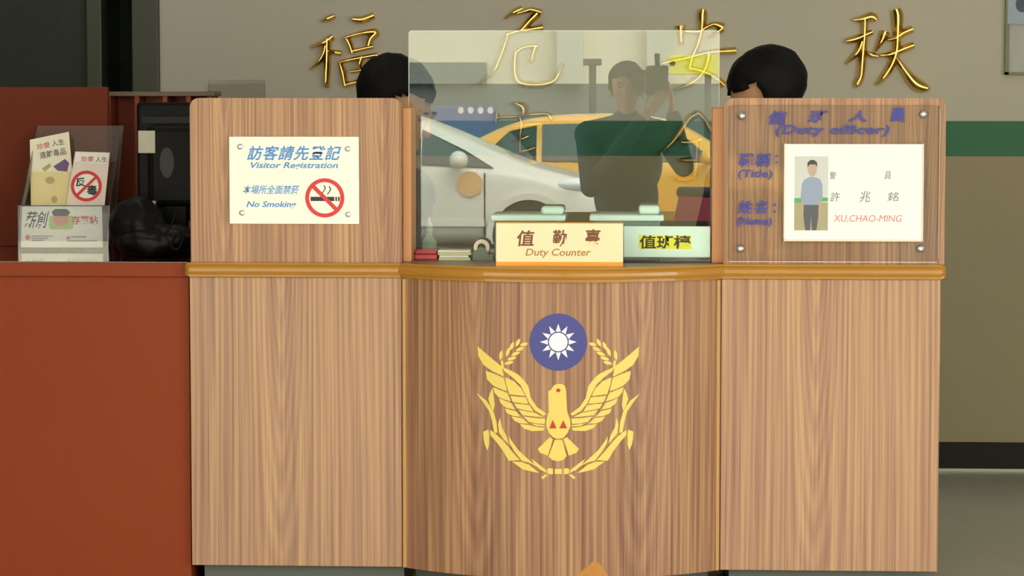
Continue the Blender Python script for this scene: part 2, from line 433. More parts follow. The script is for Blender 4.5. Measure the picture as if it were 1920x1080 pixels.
def side_unit(label, x0, x1, ux0, ux1, post0, post1, round_end):
    t = thing('counter_unit', label, 'counter', ((x0 + x1) / 2, 0.0, 0.0), group='side units of the duty counter')
    obj('lower_panel', box(B(), x0, x1, 0, 0.02, LOW, TOP - 0.035, 0.0015), m_woodp, t)
    ub = prism(B(), rrect(ux0, ux1, TOP, UP, 0.022, True), 0.004, 0.034)
    bmesh.ops.bevel(ub, geom=[e for e in ub.edges if e.calc_face_angle(0) > 1.0], offset=0.005, segments=2, affect='EDGES')
    obj('upper_panel', ub, m_woodu, t)
    obj('worktop', box(B(), x0, x1, 0.0, 0.62, TOP - 0.035, TOP - 0.0005), m_worktop, t)
    path = []
    L, R_ = (x0 - 0.012, x1) if round_end < 0 else (x0, x1 + 0.012)
    ne = 6
    for k in range(ne + 1):
        a = k / ne
        if round_end < 0: path.append((L + 0.018 * a, 0, math.sqrt(max(0.02, 1 - (1 - a) ** 2))))
        else: path.insert(0, (R_ - 0.018 * a, 0, math.sqrt(max(0.02, 1 - (1 - a) ** 2))))
    if round_end < 0: path += [(L + 0.03, 0, 1), (R_ - 0.004, 0, 1), (R_, 0, 0.9)]
    else: path = [(L, 0, 0.9), (L + 0.004, 0, 1), (R_ - 0.03, 0, 1)] + path
    obj('trim_rail', sweep(B(), path, PROF), m_trim, t, smooth=False)
    for sx_ in (x0, x1 - 0.018): obj('side_panel', box(B(), sx_, sx_ + 0.018, 0.02, 0.60, LOW, TOP - 0.035), m_woodp, t)
    obj('plinth', box(B(), x0 + 0.022, x1, 0.05, 0.066, 0, LOW), m_toe, t)
    for sx_ in (x0 + 0.022, x1 - 0.02): obj('foot', box(B(), sx_, sx_ + 0.016, 0.066, 0.58, 0, LOW), m_toe, t)
    obj('inner_post', box(B(), post0, post1, 0.034, GLASS_Y - 0.003, TOP, Z(202, 0.05), 0.002), m_band, t)
    return t
U1 = side_unit('left side unit of the wood duty counter, carrying the visitor registration sign', lx0, lx1, X(355, 0, 200), lx1, X(756, 0.05, 350), X(772, 0.05, 350), -1)
U2 = side_unit('right side unit of the wood duty counter, carrying the clear duty officer plaque', rx0, rx1, X(1357, 0, 300), X(1773, 0, 300), X(1335, 0.05, 350), X(1358, 0.05, 350), 1)

cx = (lx1 + rx0) / 2; ha = (rx0 - lx1) / 2 - 0.001; BULGE = 0.14
RAD = (ha * ha + BULGE * BULGE) / (2 * BULGE)
def arc_y(x): return -(math.sqrt(RAD * RAD - (x - cx) ** 2) - (RAD - BULGE))
def arc_n(x):
    return Vector((x - cx, -math.sqrt(RAD * RAD - (x - cx) ** 2), 0)).normalized()
def on_curve(px, py):
    y = -0.1
    for _ in range(12): p = at(px, py, y); y = arc_y(max(cx - ha, min(cx + ha, p.x)))
    return at(px, py, y)
UC = thing('counter_unit', 'bowed middle unit of the wood duty counter bearing the gold dove emblem', 'counter', (cx, 0, 0))
NA = 40
arc = [(cx - ha + 2 * ha * k / NA) for k in range(NA + 1)]
outer = [(x, arc_y(x)) for x in arc]
inner = [(x - arc_n(x).x * 0.02, arc_y(x) - arc_n(x).y * 0.02) for x in arc]
inner = [(max(cx - ha, min(cx + ha, a)), b) for a, b in inner]
o = obj('curved_panel', hprism(B(), outer + inner[::-1], LOW, TOP - 0.035), m_woodc, UC)
obj('worktop', hprism(B(), outer + [(cx + ha, 0.62), (cx - ha, 0.62)], TOP - 0.035, TOP), m_worktop, UC)
obj('trim_rail', sweep(B(), [(x, arc_y(x), 1) for x in arc], PROF), m_trim, UC)
for sgn in (-1, 1):
    xx = cx + sgn * (ha - 0.006)
    obj('edge_strip', box(B(), xx - 0.004, xx + 0.004, -0.010, 0.018, LOW, TOP - 0.036, 0.002), M('honey_edging', (196, 148, 88), 0.45), UC)
obj('plinth', hprism(B(), [(cx + (x - cx) * 0.93, arc_y(x) * 0.9 + 0.06) for x in arc] + [(cx + (x - cx) * 0.93, arc_y(x) * 0.9 + 0.076) for x in reversed(arc)], 0, LOW), m_toe, UC)
cb = B(); cp = [(1080, 1080), (1112, 1052), (1124, 1055), (1140, 1080)]
cw = [on_curve(*q) for q in cp]
cz0 = LOW - 0.0003
cpts = [Vector((q.x, arc_y(q.x), max(cz0, q.z))) for q in cw]
f0 = [cb.verts.new(q + arc_n(q.x) * 0.0012) for q in cpts]; b0 = [cb.verts.new(q - arc_n(q.x) * 0.003) for q in cpts]
cb.faces.new(f0); cb.faces.new(b0[::-1])
for i in range(4): cb.faces.new((f0[i], b0[i], b0[(i + 1) % 4], f0[(i + 1) % 4]))
obj('chipped_corner', cb, m_chip, UC, label='bare chipboard showing where the laminate has broken off')

# glass screen
gx0, gx1_ = X(767, GLASS_Y, 130), X(1348, GLASS_Y, 130)
gt = thing('glass_screen', 'upright clear glass screen reflecting the street, above the middle of the counter', 'glass screen', ((gx0 + gx1_) / 2, GLASS_Y, TOP))
gb = B()
gpts = rrect(gx0, gx1_, TOP, Z(58, GLASS_Y), 0.008, True, 4)
prism(gb, gpts, GLASS_Y, GLASS_Y + 0.006)
obj('pane', gb, m_glass, gt)
gp = rrect(gx0 - 0.0012, gx1_ + 0.0012, TOP, Z(58, GLASS_Y) + 0.0012, 0.009, True, 4)
eb = B()
a = [[eb.verts.new((q[0], y, q[1])) for q in src] for src, y in ((gpts, GLASS_Y - 0.0004), (gp, GLASS_Y - 0.0004), (gp, GLASS_Y + 0.0064), (gpts, GLASS_Y + 0.0064))]
n_ = len(gpts)
for i in range(n_):
    j = (i + 1) % n_
    if gpts[i][1] <= TOP + 1e-6 and gpts[j][1] <= TOP + 1e-6: continue
    for r in range(4): eb.faces.new((a[r][i], a[r][j], a[(r + 1) % 4][j], a[(r + 1) % 4][i]))
obj('polished_edge', eb, m_gedge, gt)

# ------------------------------------------------------------------ emblem
ES = 1144 / 360.0
def epx(x, y): return 870 + x / ES, 570 + y / ES
def on_panel(bm2, off, thick):
    """take flat traced outlines (x, z = traced coordinates) onto the bowed panel as raised vinyl"""
    for k in range(1, 60):
        bmesh.ops.bisect_plane(bm2, geom=bm2.verts[:] + bm2.edges[:] + bm2.faces[:], plane_co=(k * 20, 0, 0), plane_no=(1, 0, 0), dist=1e-5)
    res = bmesh.ops.extrude_face_region(bm2, geom=bm2.faces[:])
    top = {v for v in res['geom'] if isinstance(v, bmesh.types.BMVert)}
    for v in bm2.verts:
        p = on_curve(*epx(v.co.x, v.co.z)); v.co = p + arc_n(p.x) * (off + (thick if v in top else 0))
    return bm2
def flat(polys):
    b = B()
    for pl in polys: b.faces.new([b.verts.new((x, 0, y)) for x, y in pl])
    bmesh.ops.triangulate(b, faces=b.faces[:]); return b
def mir(pl): return [(1124 - x, y) for x, y in pl]
def emb(name, polys, mat, parent, off=0.0002, thick=0.0012, label=None):
    return obj(name, on_panel(flat(polys), off, thick), mat, parent, label=label)
ep = on_curve(*epx(562, 560)); ep = Vector((ep.x, arc_y(ep.x), ep.z))
EM = thing('police_emblem', 'yellow vinyl dove emblem with blue sun disc on the bowed counter front', 'emblem', ep)
wing = [
 [(632, 655), (690, 612), (725, 560), (740, 490), (765, 455), (800, 420), (845, 396), (893, 376), (885, 398), (830, 440), (785, 485), (762, 530), (735, 590), (700, 635), (650, 665)],
 [(897, 374), (960, 322), (1042, 253), (1038, 310), (1005, 365), (950, 402), (886, 432), (894, 400)],
 [(884, 441), (945, 414), (994, 398), (985, 450), (950, 485), (915, 502), (866, 520), (880, 480)],
 [(866, 529), (910, 512), (950, 494), (943, 525), (920, 553), (880, 570), (843, 580), (856, 558)],
 [(842, 589), (880, 576), (916, 560), (905, 590), (872, 618), (818, 630), (832, 608)],
 [(814, 638), (880, 623), (868, 650), (832, 666), (784, 672), (800, 656)],
 [(779, 680), (842, 669), (822, 695), (792, 710), (738, 713), (760, 698)],
 [(734, 721), (792, 715), (766, 742), (720, 757), (652, 754), (640, 738), (690, 732)],
 [(878, 436), (872, 480), (852, 538), (800, 544), (760, 546), (782, 503), (825, 460)],
 [(848, 547), (832, 584), (790, 590), (740, 594), (755, 556)],
 [(826, 592), (806, 622), (760, 632), (708, 642), (734, 602)],
 [(800, 630), (772, 662), (710, 670), (650, 674), (702, 648)],
 [(766, 670), (738, 702), (690, 712), (643, 714), (640, 683), (700, 679)],
 [(728, 710), (692, 727), (641, 729), (643, 722)]]
obj_w = emb('wing', wing, m_vyellow, EM); emb('wing', [mir(p) for p in wing], m_vyellow, EM)
emb('dove_body', [[(502, 520), (522, 508), (530, 490), (548, 478), (575, 475), (598, 484), (608, 508), (606, 545), (604, 590), (615, 640), (633, 690), (634, 728), (616, 770), (592, 796), (562, 803), (533, 796), (508, 770), (491, 732), (490, 700), (500, 655), (520, 612), (527, 575), (525, 545), (512, 535)]], m_vyellow, EM)
emb('dove_eye', [disc_pts(562, 514, 11, 14, 13)], m_vred, EM, off=0.0014)
for tri in ([(509, 740), (530, 690), (551, 740)], [(568, 740), (592, 692), (614, 740)]): emb('red_claw', [tri], m_vred, EM, off=0.0014)
tl = [(512, 792), (440, 862), (453, 886), (500, 903), (530, 806)]
emb('tail', [tl, mir(tl), [(541, 809), (584, 809), (612, 906), (590, 929), (560, 937), (527, 929), (504, 908)]], m_vyellow, EM)
dk = emb('blue_disc', [disc_pts(562, 227, 170, 56, 172)], m_vblue, EM)
sunp = [disc_pts(562, 226, 55, 32)]
for k in range(12):
    t_ = math.radians(30 * k + 90); c_, s_ = math.cos(t_), math.sin(t_)
    sunp.append([(562 + c_ * 62 - s_ * 15, 226 + s_ * 62 + c_ * 15), (562 + c_ * 109, 226 + s_ * 109), (562 + c_ * 62 + s_ * 15, 226 + s_ * 62 - c_ * 15)])
emb('white_sun', sunp, m_vwhite, dk, off=0.0014)
def grain(x, y, ln, an, wd=11):
    c_, s_ = math.cos(math.radians(an)), math.sin(math.radians(an))
    return [(x + c_ * a_ * ln / 2 - s_ * b_ * wd, y + s_ * a_ * ln / 2 + c_ * b_ * wd) for a_, b_ in ((-1, 0), (-0.5, 0.75), (0, 1), (0.5, 0.7), (1, 0), (0.5, -0.7), (0, -1), (-0.5, -0.75))]
wheat = [grain(766, 240, 52, 12), grain(803, 230, 56, 65), grain(838, 250, 58, 68), grain(862, 285, 60, 70), grain(903, 305, 66, 82),
         grain(790, 268, 56, 22), grain(816, 296, 60, 20), grain(838, 324, 60, 18), grain(856, 350, 60, 14), [(890, 340), (905, 335), (900, 385), (886, 385)]]
for f_ in (lambda p: p, mir): emb('wheat_ear', [f_(p) for p in wheat], m_vyellow, EM)
leaf = [
 [(952, 500), (968, 530), (978, 565), (966, 605), (948, 636), (940, 600), (946, 550)],
 [(1046, 533), (1005, 590), (965, 650), (955, 700), (944, 765), (924, 768), (930, 700), (950, 635), (990, 575)],
 [(908, 676), (920, 715), (914, 768), (880, 812), (858, 832), (872, 782), (898, 735)],
 [(978, 748), (1008, 760), (1006, 800), (1000, 835), (984, 872), (974, 840), (976, 790), (972, 772)],
 [(968, 750), (940, 768), (890, 815), (836, 880), (790, 930), (856, 934), (892, 872), (935, 815), (966, 782)],
 [(856, 786), (852, 830), (820, 882), (780, 932), (735, 945), (690, 968), (740, 925), (800, 870), (840, 815)],
 [(722, 922), (702, 958), (668, 988), (624, 1008), (640, 984), (690, 945)],
 [(838, 938), (775, 984), (720, 998), (676, 1006), (735, 958), (785, 940)],
 [(594, 980), (616, 978), (630, 985), (622, 1012), (594, 1014)],
 [(622, 1016), (642, 1016), (664, 1032), (655, 1043), (638, 1030)]]
for f_ in (lambda p: p, mir): emb('leaf_spray', [f_(p) for p in leaf], m_vyellow, EM)
emb('ribbon_knot', [[(541, 982), (583, 982), (583, 1012), (541, 1012)]], m_vyellow, EM)

# ------------------------------------------------------------------ visitor sign on the left unit
def screw(parent, px, py, Y, r=0.0075, name='screw', mat=None, dome=0.005):
    c = at(px, py, Y); b = B()
    lathe(b, [(r, 0), (r, dome * 0.25), (r * 0.75, dome * 0.75), (r * 0.35, dome)], (0, 0, 0), 16)
    bmesh.ops.transform(b, matrix=Matrix.Translation(c) @ Matrix.Rotation(math.radians(90), 4, 'X'), verts=b.verts[:])
    return obj(name, b, mat or m_steel, parent, smooth=False)
SY = 0.004
a, b = at(430, 256, SY), at(674, 420, SY)
V = thing('visitor_sign', 'white visitor registration and no smoking sign screwed to the left counter panel', 'sign', ((a.x + b.x) / 2, SY, b.z))
obj('sign_board', box(B(), a.x, b.x, SY - 0.008, SY, b.z, a.z, 0.0015), m_ivory, V)
FY = SY - 0.008
for q_, r_, k_ in (('訪客請先登記', (463, 273, 640, 301), dict(shear=0.3, bold=0.02, spacing=1.12)), ('Visitor Registration', (470, 304, 634, 319), dict(shear=0.25, bold=0.02)),
                   ('本場所全面禁菸', (455, 347, 562, 364), dict(shear=0.3, bold=0.01)), ('No Smoking', (462, 377, 556, 392), dict(shear=0.25, bold=0.02))):
    line('blue_lettering', q_, r_, FY, m_blue, V, **k_)
c = at(609, 371, FY); R0 = 37 / 800.0
pr = ring(B(), c.x, c.z, R0 * 0.80, R0, FY - 0.0012, FY)
d = R0 * 0.88; h = R0 * 0.10
sq = math.sqrt(0.5)
prism(pr, [(c.x - d * sq - h * sq, c.z + d * sq - h * sq), (c.x + d * sq - h * sq, c.z - d * sq - h * sq), (c.x + d * sq + h * sq, c.z - d * sq + h * sq), (c.x - d * sq + h * sq, c.z + d * sq + h * sq)], FY - 0.0013, FY - 0.0007)
pp = obj('prohibition_ring', pr, m_signred, V)
cb = B(); u = R0 / 37
box(cb, c.x - 27 * u, c.x + 18 * u, FY - 0.0006, FY, c.z - 6 * u, c.z + 2 * u); box(cb, c.x + 20 * u, c.x + 23 * u, FY - 0.0006, FY, c.z - 6 * u, c.z + 2 * u)
box(cb, c.x + 25 * u, c.x + 28 * u, FY - 0.0006, FY, c.z - 6 * u, c.z + 2 * u)
for s0 in ((-2, 24), (8, 22)):
    prv = [(c.x + (s0[0] + 3 * math.sin(k * 0.9)) * u, c.z + (s0[1] - 3.2 * k) * u) for k in range(6)]
    prism(cb, [(x_ - 1.1 * u, z_) for x_, z_ in prv] + [(x_ + 1.1 * u, z_) for x_, z_ in reversed(prv)], FY - 0.0006, FY)
obj('cigarette_pictogram', cb, m_dark, V)
for q in ((450, 275), (652, 279), (454, 399), (653, 402)): screw(V, q[0], q[1], FY)

# ------------------------------------------------------------------ duty officer plaque on the right unit
PY = -0.004
a, b = at(1366, 197, PY), at(1759, 491, PY)
Q = thing('officer_plaque', 'clear acrylic duty officer plaque bolted to the right counter panel', 'plaque', ((a.x + b.x) / 2, 0.004, b.z))
obj('acrylic_sheet', prism(B(), rrect(a.x, b.x, b.z, a.z, 0.008), PY, 0.003), m_acryl, Q)
eg = B(); box(eg, a.x + 0.004, b.x - 0.004, PY - 0.0006, 0.0032, b.z - 0.0016, b.z); box(eg, b.x, b.x + 0.001, PY, 0.0032, b.z + 0.008, a.z - 0.008)
obj('acrylic_edge', eg, m_acedge, Q)
for q_, r_, k_ in (('值', (1441, 208, 1476, 234), dict(shear=0.2, bold=0.025)), ('班', (1515, 206, 1553, 231), dict(shear=0.2, bold=0.025)), ('人', (1590, 207, 1625, 229), dict(shear=0.2, bold=0.03)),
                   ('員', (1668, 202, 1697, 229), dict(shear=0.1, bold=0.025)), ('(Duty officer)', (1454, 234, 1668, 257), dict(shear=0.25, bold=0.025, spacing=1.1)),
                   ('職稱', (1384, 287, 1446, 313), dict(shear=0.2, bold=0.02, spacing=1.25)), (':', (1453, 291, 1459, 306), {}), ('(Title)', (1384, 318, 1448, 337), dict(shear=0.1, bold=0.02)),
                   ('姓名', (1382, 376, 1440, 401), dict(shear=0.2, bold=0.02, spacing=1.25)), (':', (1449, 382, 1455, 399), {}), ('(Name)', (1381, 407, 1447, 426), dict(shear=0.1, bold=0.02))):
    line('navy_lettering', q_, r_, PY, m_navy, Q, **k_)
for q in ((1391, 217), (1731, 214), (1388, 466), (1726, 466)): screw(Q, q[0], q[1], PY, r=0.0095, name='dome_bolt', dome=0.009)
ha0, hb0 = at(1470, 269, PY), at(1730, 451, PY)
hb_ = B(); box(hb_, ha0.x, hb0.x, PY - 0.009, PY, hb0.z - 0.002, hb0.z + 0.002); box(hb_, ha0.x, ha0.x + 0.003, PY - 0.009, PY, hb0.z, ha0.z); box(hb_, hb0.x - 0.003, hb0.x, PY - 0.009, PY, hb0.z, ha0.z)
obj('card_holder', hb_, m_acedge, Q)
a, b = at(1473, 270, PY - 0.001), at(1728, 448, PY - 0.001)
K = thing('name_card', 'white name card with a small photo, slotted into the clear officer plaque', 'card', ((a.x + b.x) / 2, PY - 0.0045, hb0.z + 0.002))
CY = PY - 0.006
obj('card', box(B(), ha0.x + 0.003, hb0.x - 0.003, CY, PY - 0.0005, hb0.z + 0.002, a.z), m_white, K)
pa, pb = at(1490, 293, CY), at(1552, 432, CY)
W_, H_ = pb.x - pa.x, pa.z - pb.z
def ph(u_, v_): return (pa.x + u_ * W_, pa.z - v_ * H_)
photo = obj('photo', box(B(), pa.x, pb.x, CY - 0.0006, CY, pb.z, pa.z), M('photo_grey_wall', (212, 212, 206), 0.4), K)
y0_ = CY - 0.0006
obj('photo_lower_wall', prism(B(), [ph(0, 0.62), ph(1, 0.62), ph(1, 1), ph(0, 1)], y0_ - 0.0002, y0_), M('photo_olive', (172, 164, 128), 0.4), photo)
obj('photo_stripe', prism(B(), [ph(0, 0.565), ph(1, 0.555), ph(1, 0.605), ph(0, 0.625)], y0_ - 0.0003, y0_), M('photo_green', (74, 176, 92), 0.4), photo)
obj('photo_trousers', prism(B(), [ph(0.28, 0.64), ph(0.72, 0.64), ph(0.72, 0.8), ph(0.66, 1), ph(0.53, 1), ph(0.50, 0.8), ph(0.47, 1), ph(0.33, 1), ph(0.27, 0.8)], y0_ - 0.0006, y0_), M('photo_dark', (84, 86, 90), 0.4), photo)
for q_ in ([ph(0.22, 0.5), ph(0.3, 0.5), ph(0.3, 0.84), ph(0.22, 0.84)], [ph(0.72, 0.5), ph(0.8, 0.5), ph(0.79, 0.84), ph(0.72, 0.84)]): obj('photo_arm', prism(B(), q_, y0_ - 0.0005, y0_), M('photo_skin', (190, 160, 136), 0.4), photo)
obj('photo_shirt', prism(B(), [ph(0.44, 0.28), ph(0.60, 0.28), ph(0.76, 0.31), ph(0.83, 0.38), ph(0.84, 0.58), ph(0.74, 0.60), ph(0.72, 0.655), ph(0.28, 0.655), ph(0.26, 0.60), ph(0.18, 0.58), ph(0.22, 0.38), ph(0.28, 0.32)], y0_ - 0.0008, y0_), M('photo_blue', (150, 164, 188), 0.4), photo)
obj('photo_face', prism(B(), disc_pts(*ph(0.53, 0.17), H_ * 0.105, 20, W_ * 0.13) , y0_ - 0.0009, y0_), M('photo_face_tone', (196, 168, 148), 0.4), photo)
obj('photo_hair', prism(B(), [ph(0.38, 0.15), ph(0.39, 0.08), ph(0.47, 0.05), ph(0.58, 0.05), ph(0.66, 0.08), ph(0.68, 0.15), ph(0.62, 0.11), ph(0.45, 0.11)], y0_ - 0.0011, y0_), M('photo_hair_tone', (62, 58, 56), 0.4), photo)
for s_, q in (('警', (1556, 322, 1568, 336)), ('員', (1658, 321, 1670, 336)), ('許', (1557, 360, 1575, 378)), ('兆', (1612, 358, 1632, 379)), ('銘', (1664, 360, 1685, 377))): line('grey_lettering', s_, q, CY, m_greyprint, K, shear=0.15)
obj('red_lettering', ptext(B(), 'XU,CHAO-MING', 1563, 403, 1691, 418, CY, shear=0.15), m_palered, K)

# ------------------------------------------------------------------ name plates on the middle worktop
NY = arc_y(X(1049, -0.1)) + 0.045
a, b = at(930, 419, NY), at(1168, 502, NY)
b.z = TOP
N = thing('desk_nameplate', 'cream desk nameplate lettered Duty Counter, standing in front of the glass', 'nameplate', ((a.x + b.x) / 2, NY, TOP))
nb = B(); a_ = at(930, 419, NY)
vs = [(0.0, 0.0), (0.045, 0.0), (0.012, a_.z - TOP), (0.006, a_.z - TOP)]
L0 = [nb.verts.new((a.x, NY + y, TOP + z)) for y, z in vs]; L1 = [nb.verts.new((b.x, NY + y, TOP + z)) for y, z in vs]
nb.faces.new(L0); nb.faces.new(L1[::-1])
for i in range(4): nb.faces.new((L0[i], L1[i], L1[(i + 1) % 4], L0[(i + 1) % 4]))
obj('plate', nb, m_cream, N)
obj('gold_base_strip', box(B(), a.x, b.x, NY - 0.002, NY + 0.0002, TOP, TOP + 0.010), m_orange, N)
obj('gold_top_edge', box(B(), a.x, b.x, NY + 0.0055, NY + 0.0125, a.z - 0.0002, a.z + 0.002), m_orange, N)
sl = 0.006 / (a_.z - TOP)
for nm_, q_, r_, mt_, k_ in (('brown_lettering', '值', (969, 432, 1002, 462), m_brown, dict(bold=0.02, shear=0.1)), ('brown_lettering', '勤', (1035, 431, 1063, 462), m_brown, dict(bold=0.02, shear=0.1)),
                             ('brown_lettering', '臺', (1096, 430, 1126, 463), m_brown, dict(bold=0.02, shear=0.1)), ('tan_lettering', 'Duty Counter', (985, 466, 1108, 484), M('tan_print', (176, 130, 62), 0.5), dict(bold=0.015, shear=0.2))):
    tb = ptext(B(), q_, *r_, NY, **k_)
    for v in tb.verts: v.co.y += (v.co.z - TOP) * sl
    obj(nm_, tb, mt_, N)

GY = 0.045
a, b = at(1169, 424, GY), at(1332, 470, GY)
G2 = thing('desk_nameplate', 'mint white desk nameplate with yellow backed characters, standing before the glass by the right post', 'nameplate', ((a.x + b.x) / 2, GY, TOP))
obj('plate', box(B(), a.x, b.x, GY, GY + 0.006, TOP + 0.012, a.z, 0.002), m_mint, G2)
obj('acrylic_foot', box(box(B(), a.x, b.x, GY - 0.01, GY + 0.04, TOP, TOP + 0.005, 0.001), a.x, b.x, GY - 0.001, GY + 0.007, TOP + 0.005, TOP + 0.012), m_acryl2, G2)
a2, b2 = at(1198, 441, GY), at(1296, 467, GY)
hl = obj('yellow_strip', box(B(), a2.x, b2.x, GY - 0.0005, GY, b2.z, a2.z), m_hilite, G2)
obj('lettering', ptext(B(), '值班檯', 1199, 441, 1295, 467, GY - 0.0005, bold=0.02), m_dark, G2)

# pale green lidded boxes and small desk things behind the glass
def lidded_box(px0, px1, ptop, pknob0, pknob1, pkt, Y, label):
    a, b = at(px0, ptop, Y), at(px1, ptop, Y)
    t = thing('lidded_box', label, 'box', ((a.x + b.x) / 2, Y + 0.045, TOP), group='mint boxes behind the nameplates')
    zt = a.z
    obj('box_body', box(B(), a.x + 0.008, b.x - 0.008, Y + 0.006, Y + 0.078, TOP, zt - 0.012, 0.006), M('frosted_mint', (120, 140, 128), 0.35), t)
    obj('lid', box(B(), a.x, b.x, Y, Y + 0.082, zt - 0.015, zt, 0.004), m_mint, t)
    k0, k1 = X(pknob0, Y + 0.05), X(pknob1, Y + 0.05)
    obj('knob', box(B(), k0, k1, Y + 0.02, Y + 0.07, zt, at(px0, pkt, Y + 0.05).z, 0.008, 3), m_mint, t)
lidded_box(920, 1060, 403, 1015, 1058, 386, 0.082, 'mint lidded plastic box behind the cream nameplate, left of the pair')
lidded_box(1105, 1245, 403, 1197, 1237, 384, 0.082, 'mint lidded plastic box behind the two nameplates, right of the pair')
c = at(797, 472, 0.13)
st = thing('stamp_pad', 'red stamp pad lying in front of the glass by the left post', 'stamp pad', (c.x, 0.13, TOP))
x0, x1 = X(777, 0.11), X(820, 0.11)
obj('pad_base', box(B(), x0, x1, 0.105, 0.160, TOP, TOP + 0.014, 0.004), m_pinkp, st); obj('pad_lid', box(B(), x0 + 0.001, x1 - 0.001, 0.106, 0.159, TOP + 0.0142, TOP + 0.024, 0.004), m_pinkp, st)
for i in range(4):
    x0, x1 = X(822 + random.randint(-1, 2), 0.11), X(884 - random.randint(0, 6), 0.11)
    tag(obj('note_pad', box(B(), x0, x1, 0.105 + 0.002 * i, 0.158 + 0.002 * i, TOP + 0.006 * i, TOP + 0.006 * i + 0.0055, 0.0008), m_paper if i % 2 else M('pale_green_slips', (216, 226, 180), 0.7), origin=((x0 + x1) / 2, 0.13, TOP + 0.006 * i)),
        '%s pad of slips in the small pile under the glass, %s' % (('pale green', 'white')[i % 2], ('at the bottom', 'second from the bottom', 'third from the bottom', 'topmost')[i]), 'paper', 'slip pads at the foot of the glass')
x0, x1 = X(887, 0.13), X(926, 0.13)
tp = thing('tape_dispenser', 'grey tape dispenser at the foot of the glass beside the slip pads', 'tape dispenser', ((x0 + x1) / 2, 0.13, TOP))
obj('dispenser_body', prism(B(), [(x0, TOP), (x1, TOP), (x1, TOP + 0.012), (x1 - 0.012, TOP + 0.012), (x1 - 0.02, TOP + 0.028), (x0 + 0.018, TOP + 0.032), (x0, TOP + 0.018)], 0.115, 0.145), M('grey_green_plastic', (120, 132, 116), 0.35), tp)
obj('tape_roll', ring(B(), (x0 + x1) / 2 - 0.004, TOP + 0.03, 0.01, 0.019, 0.122, 0.138, 24), m_acedge, tp)
c = at(805, 460, 0.42)
gl = thing('glue_bottle', 'small white glue bottle standing behind the glass near the left post', 'bottle', (c.x, 0.42, TOP))
obj('bottle_body', lathe(B(), [(0.016, 0), (0.018, 0.004), (0.018, 0.028), (0.008, 0.042), (0.008, 0.05)], (c.x, 0.42, TOP), 20), m_mint, gl, smooth=True)
obj('bottle_cap', lathe(B(), [(0.0085, 0.05), (0.0085, 0.062), (0.004, 0.078), (0.002, 0.086)], (c.x, 0.42, TOP), 16), m_paper, gl, smooth=True)

# ------------------------------------------------------------------ gold characters on the wall
def stroke(bm, pts, wall, scale, zoff):
    n = len(pts); P = []
    dense = []
    for i in range(n - 1):                                         # smooth the stroke with a Catmull-Rom pass
        p0, p1, p2, p3 = pts[max(i - 1, 0)], pts[i], pts[i + 1], pts[min(i + 2, n - 1)]
        for k in range(5):
            t = k / 5
            dense.append(tuple(0.5 * (2 * b_ + (c_ - a_) * t + (2 * a_ - 5 * b_ + 4 * c_ - d_) * t * t + (3 * b_ - a_ - 3 * c_ + d_) * t ** 3) for a_, b_, c_, d_ in zip(p0, p1, p2, p3)))
    dense.append(pts[-1])
    rings = []
    m = len(dense)
    for i, (x, y, wd) in enumerate(dense):
        a_, b_ = dense[max(i - 1, 0)], dense[min(i + 1, m - 1)]
        d = Vector((b_[0] - a_[0], b_[1] - a_[1])).normalized(); q = Vector((-d.y, d.x)); hw = max(wd, 8) * 0.76
        rr = []
        for u_, hh in ((-1, 0), (-1.0, 0.35), (-0.66, 0.74), (-0.15, 1.0), (0.15, 1.0), (0.66, 0.74), (1.0, 0.35), (1, 0)):
            px, py = x + q.x * hw * u_, y + q.y * hw * u_
            p = at(wall[0] + px / scale, wall[1] + py / scale, WALL_Y)
            rr.append(bm.verts.new((p.x, WALL_Y + 0.001 - hh * (0.014 + zoff + 0.014 * min(1, wd / 45)), p.z)))
        rings.append(rr)
    for a_, b_ in zip(rings, rings[1:]):
        for k in range(8): bm.faces.new((a_[k], a_[(k + 1) % 8], b_[(k + 1) % 8], b_[k]))
    bm.faces.new(rings[0][::-1]); bm.faces.new(rings[-1])

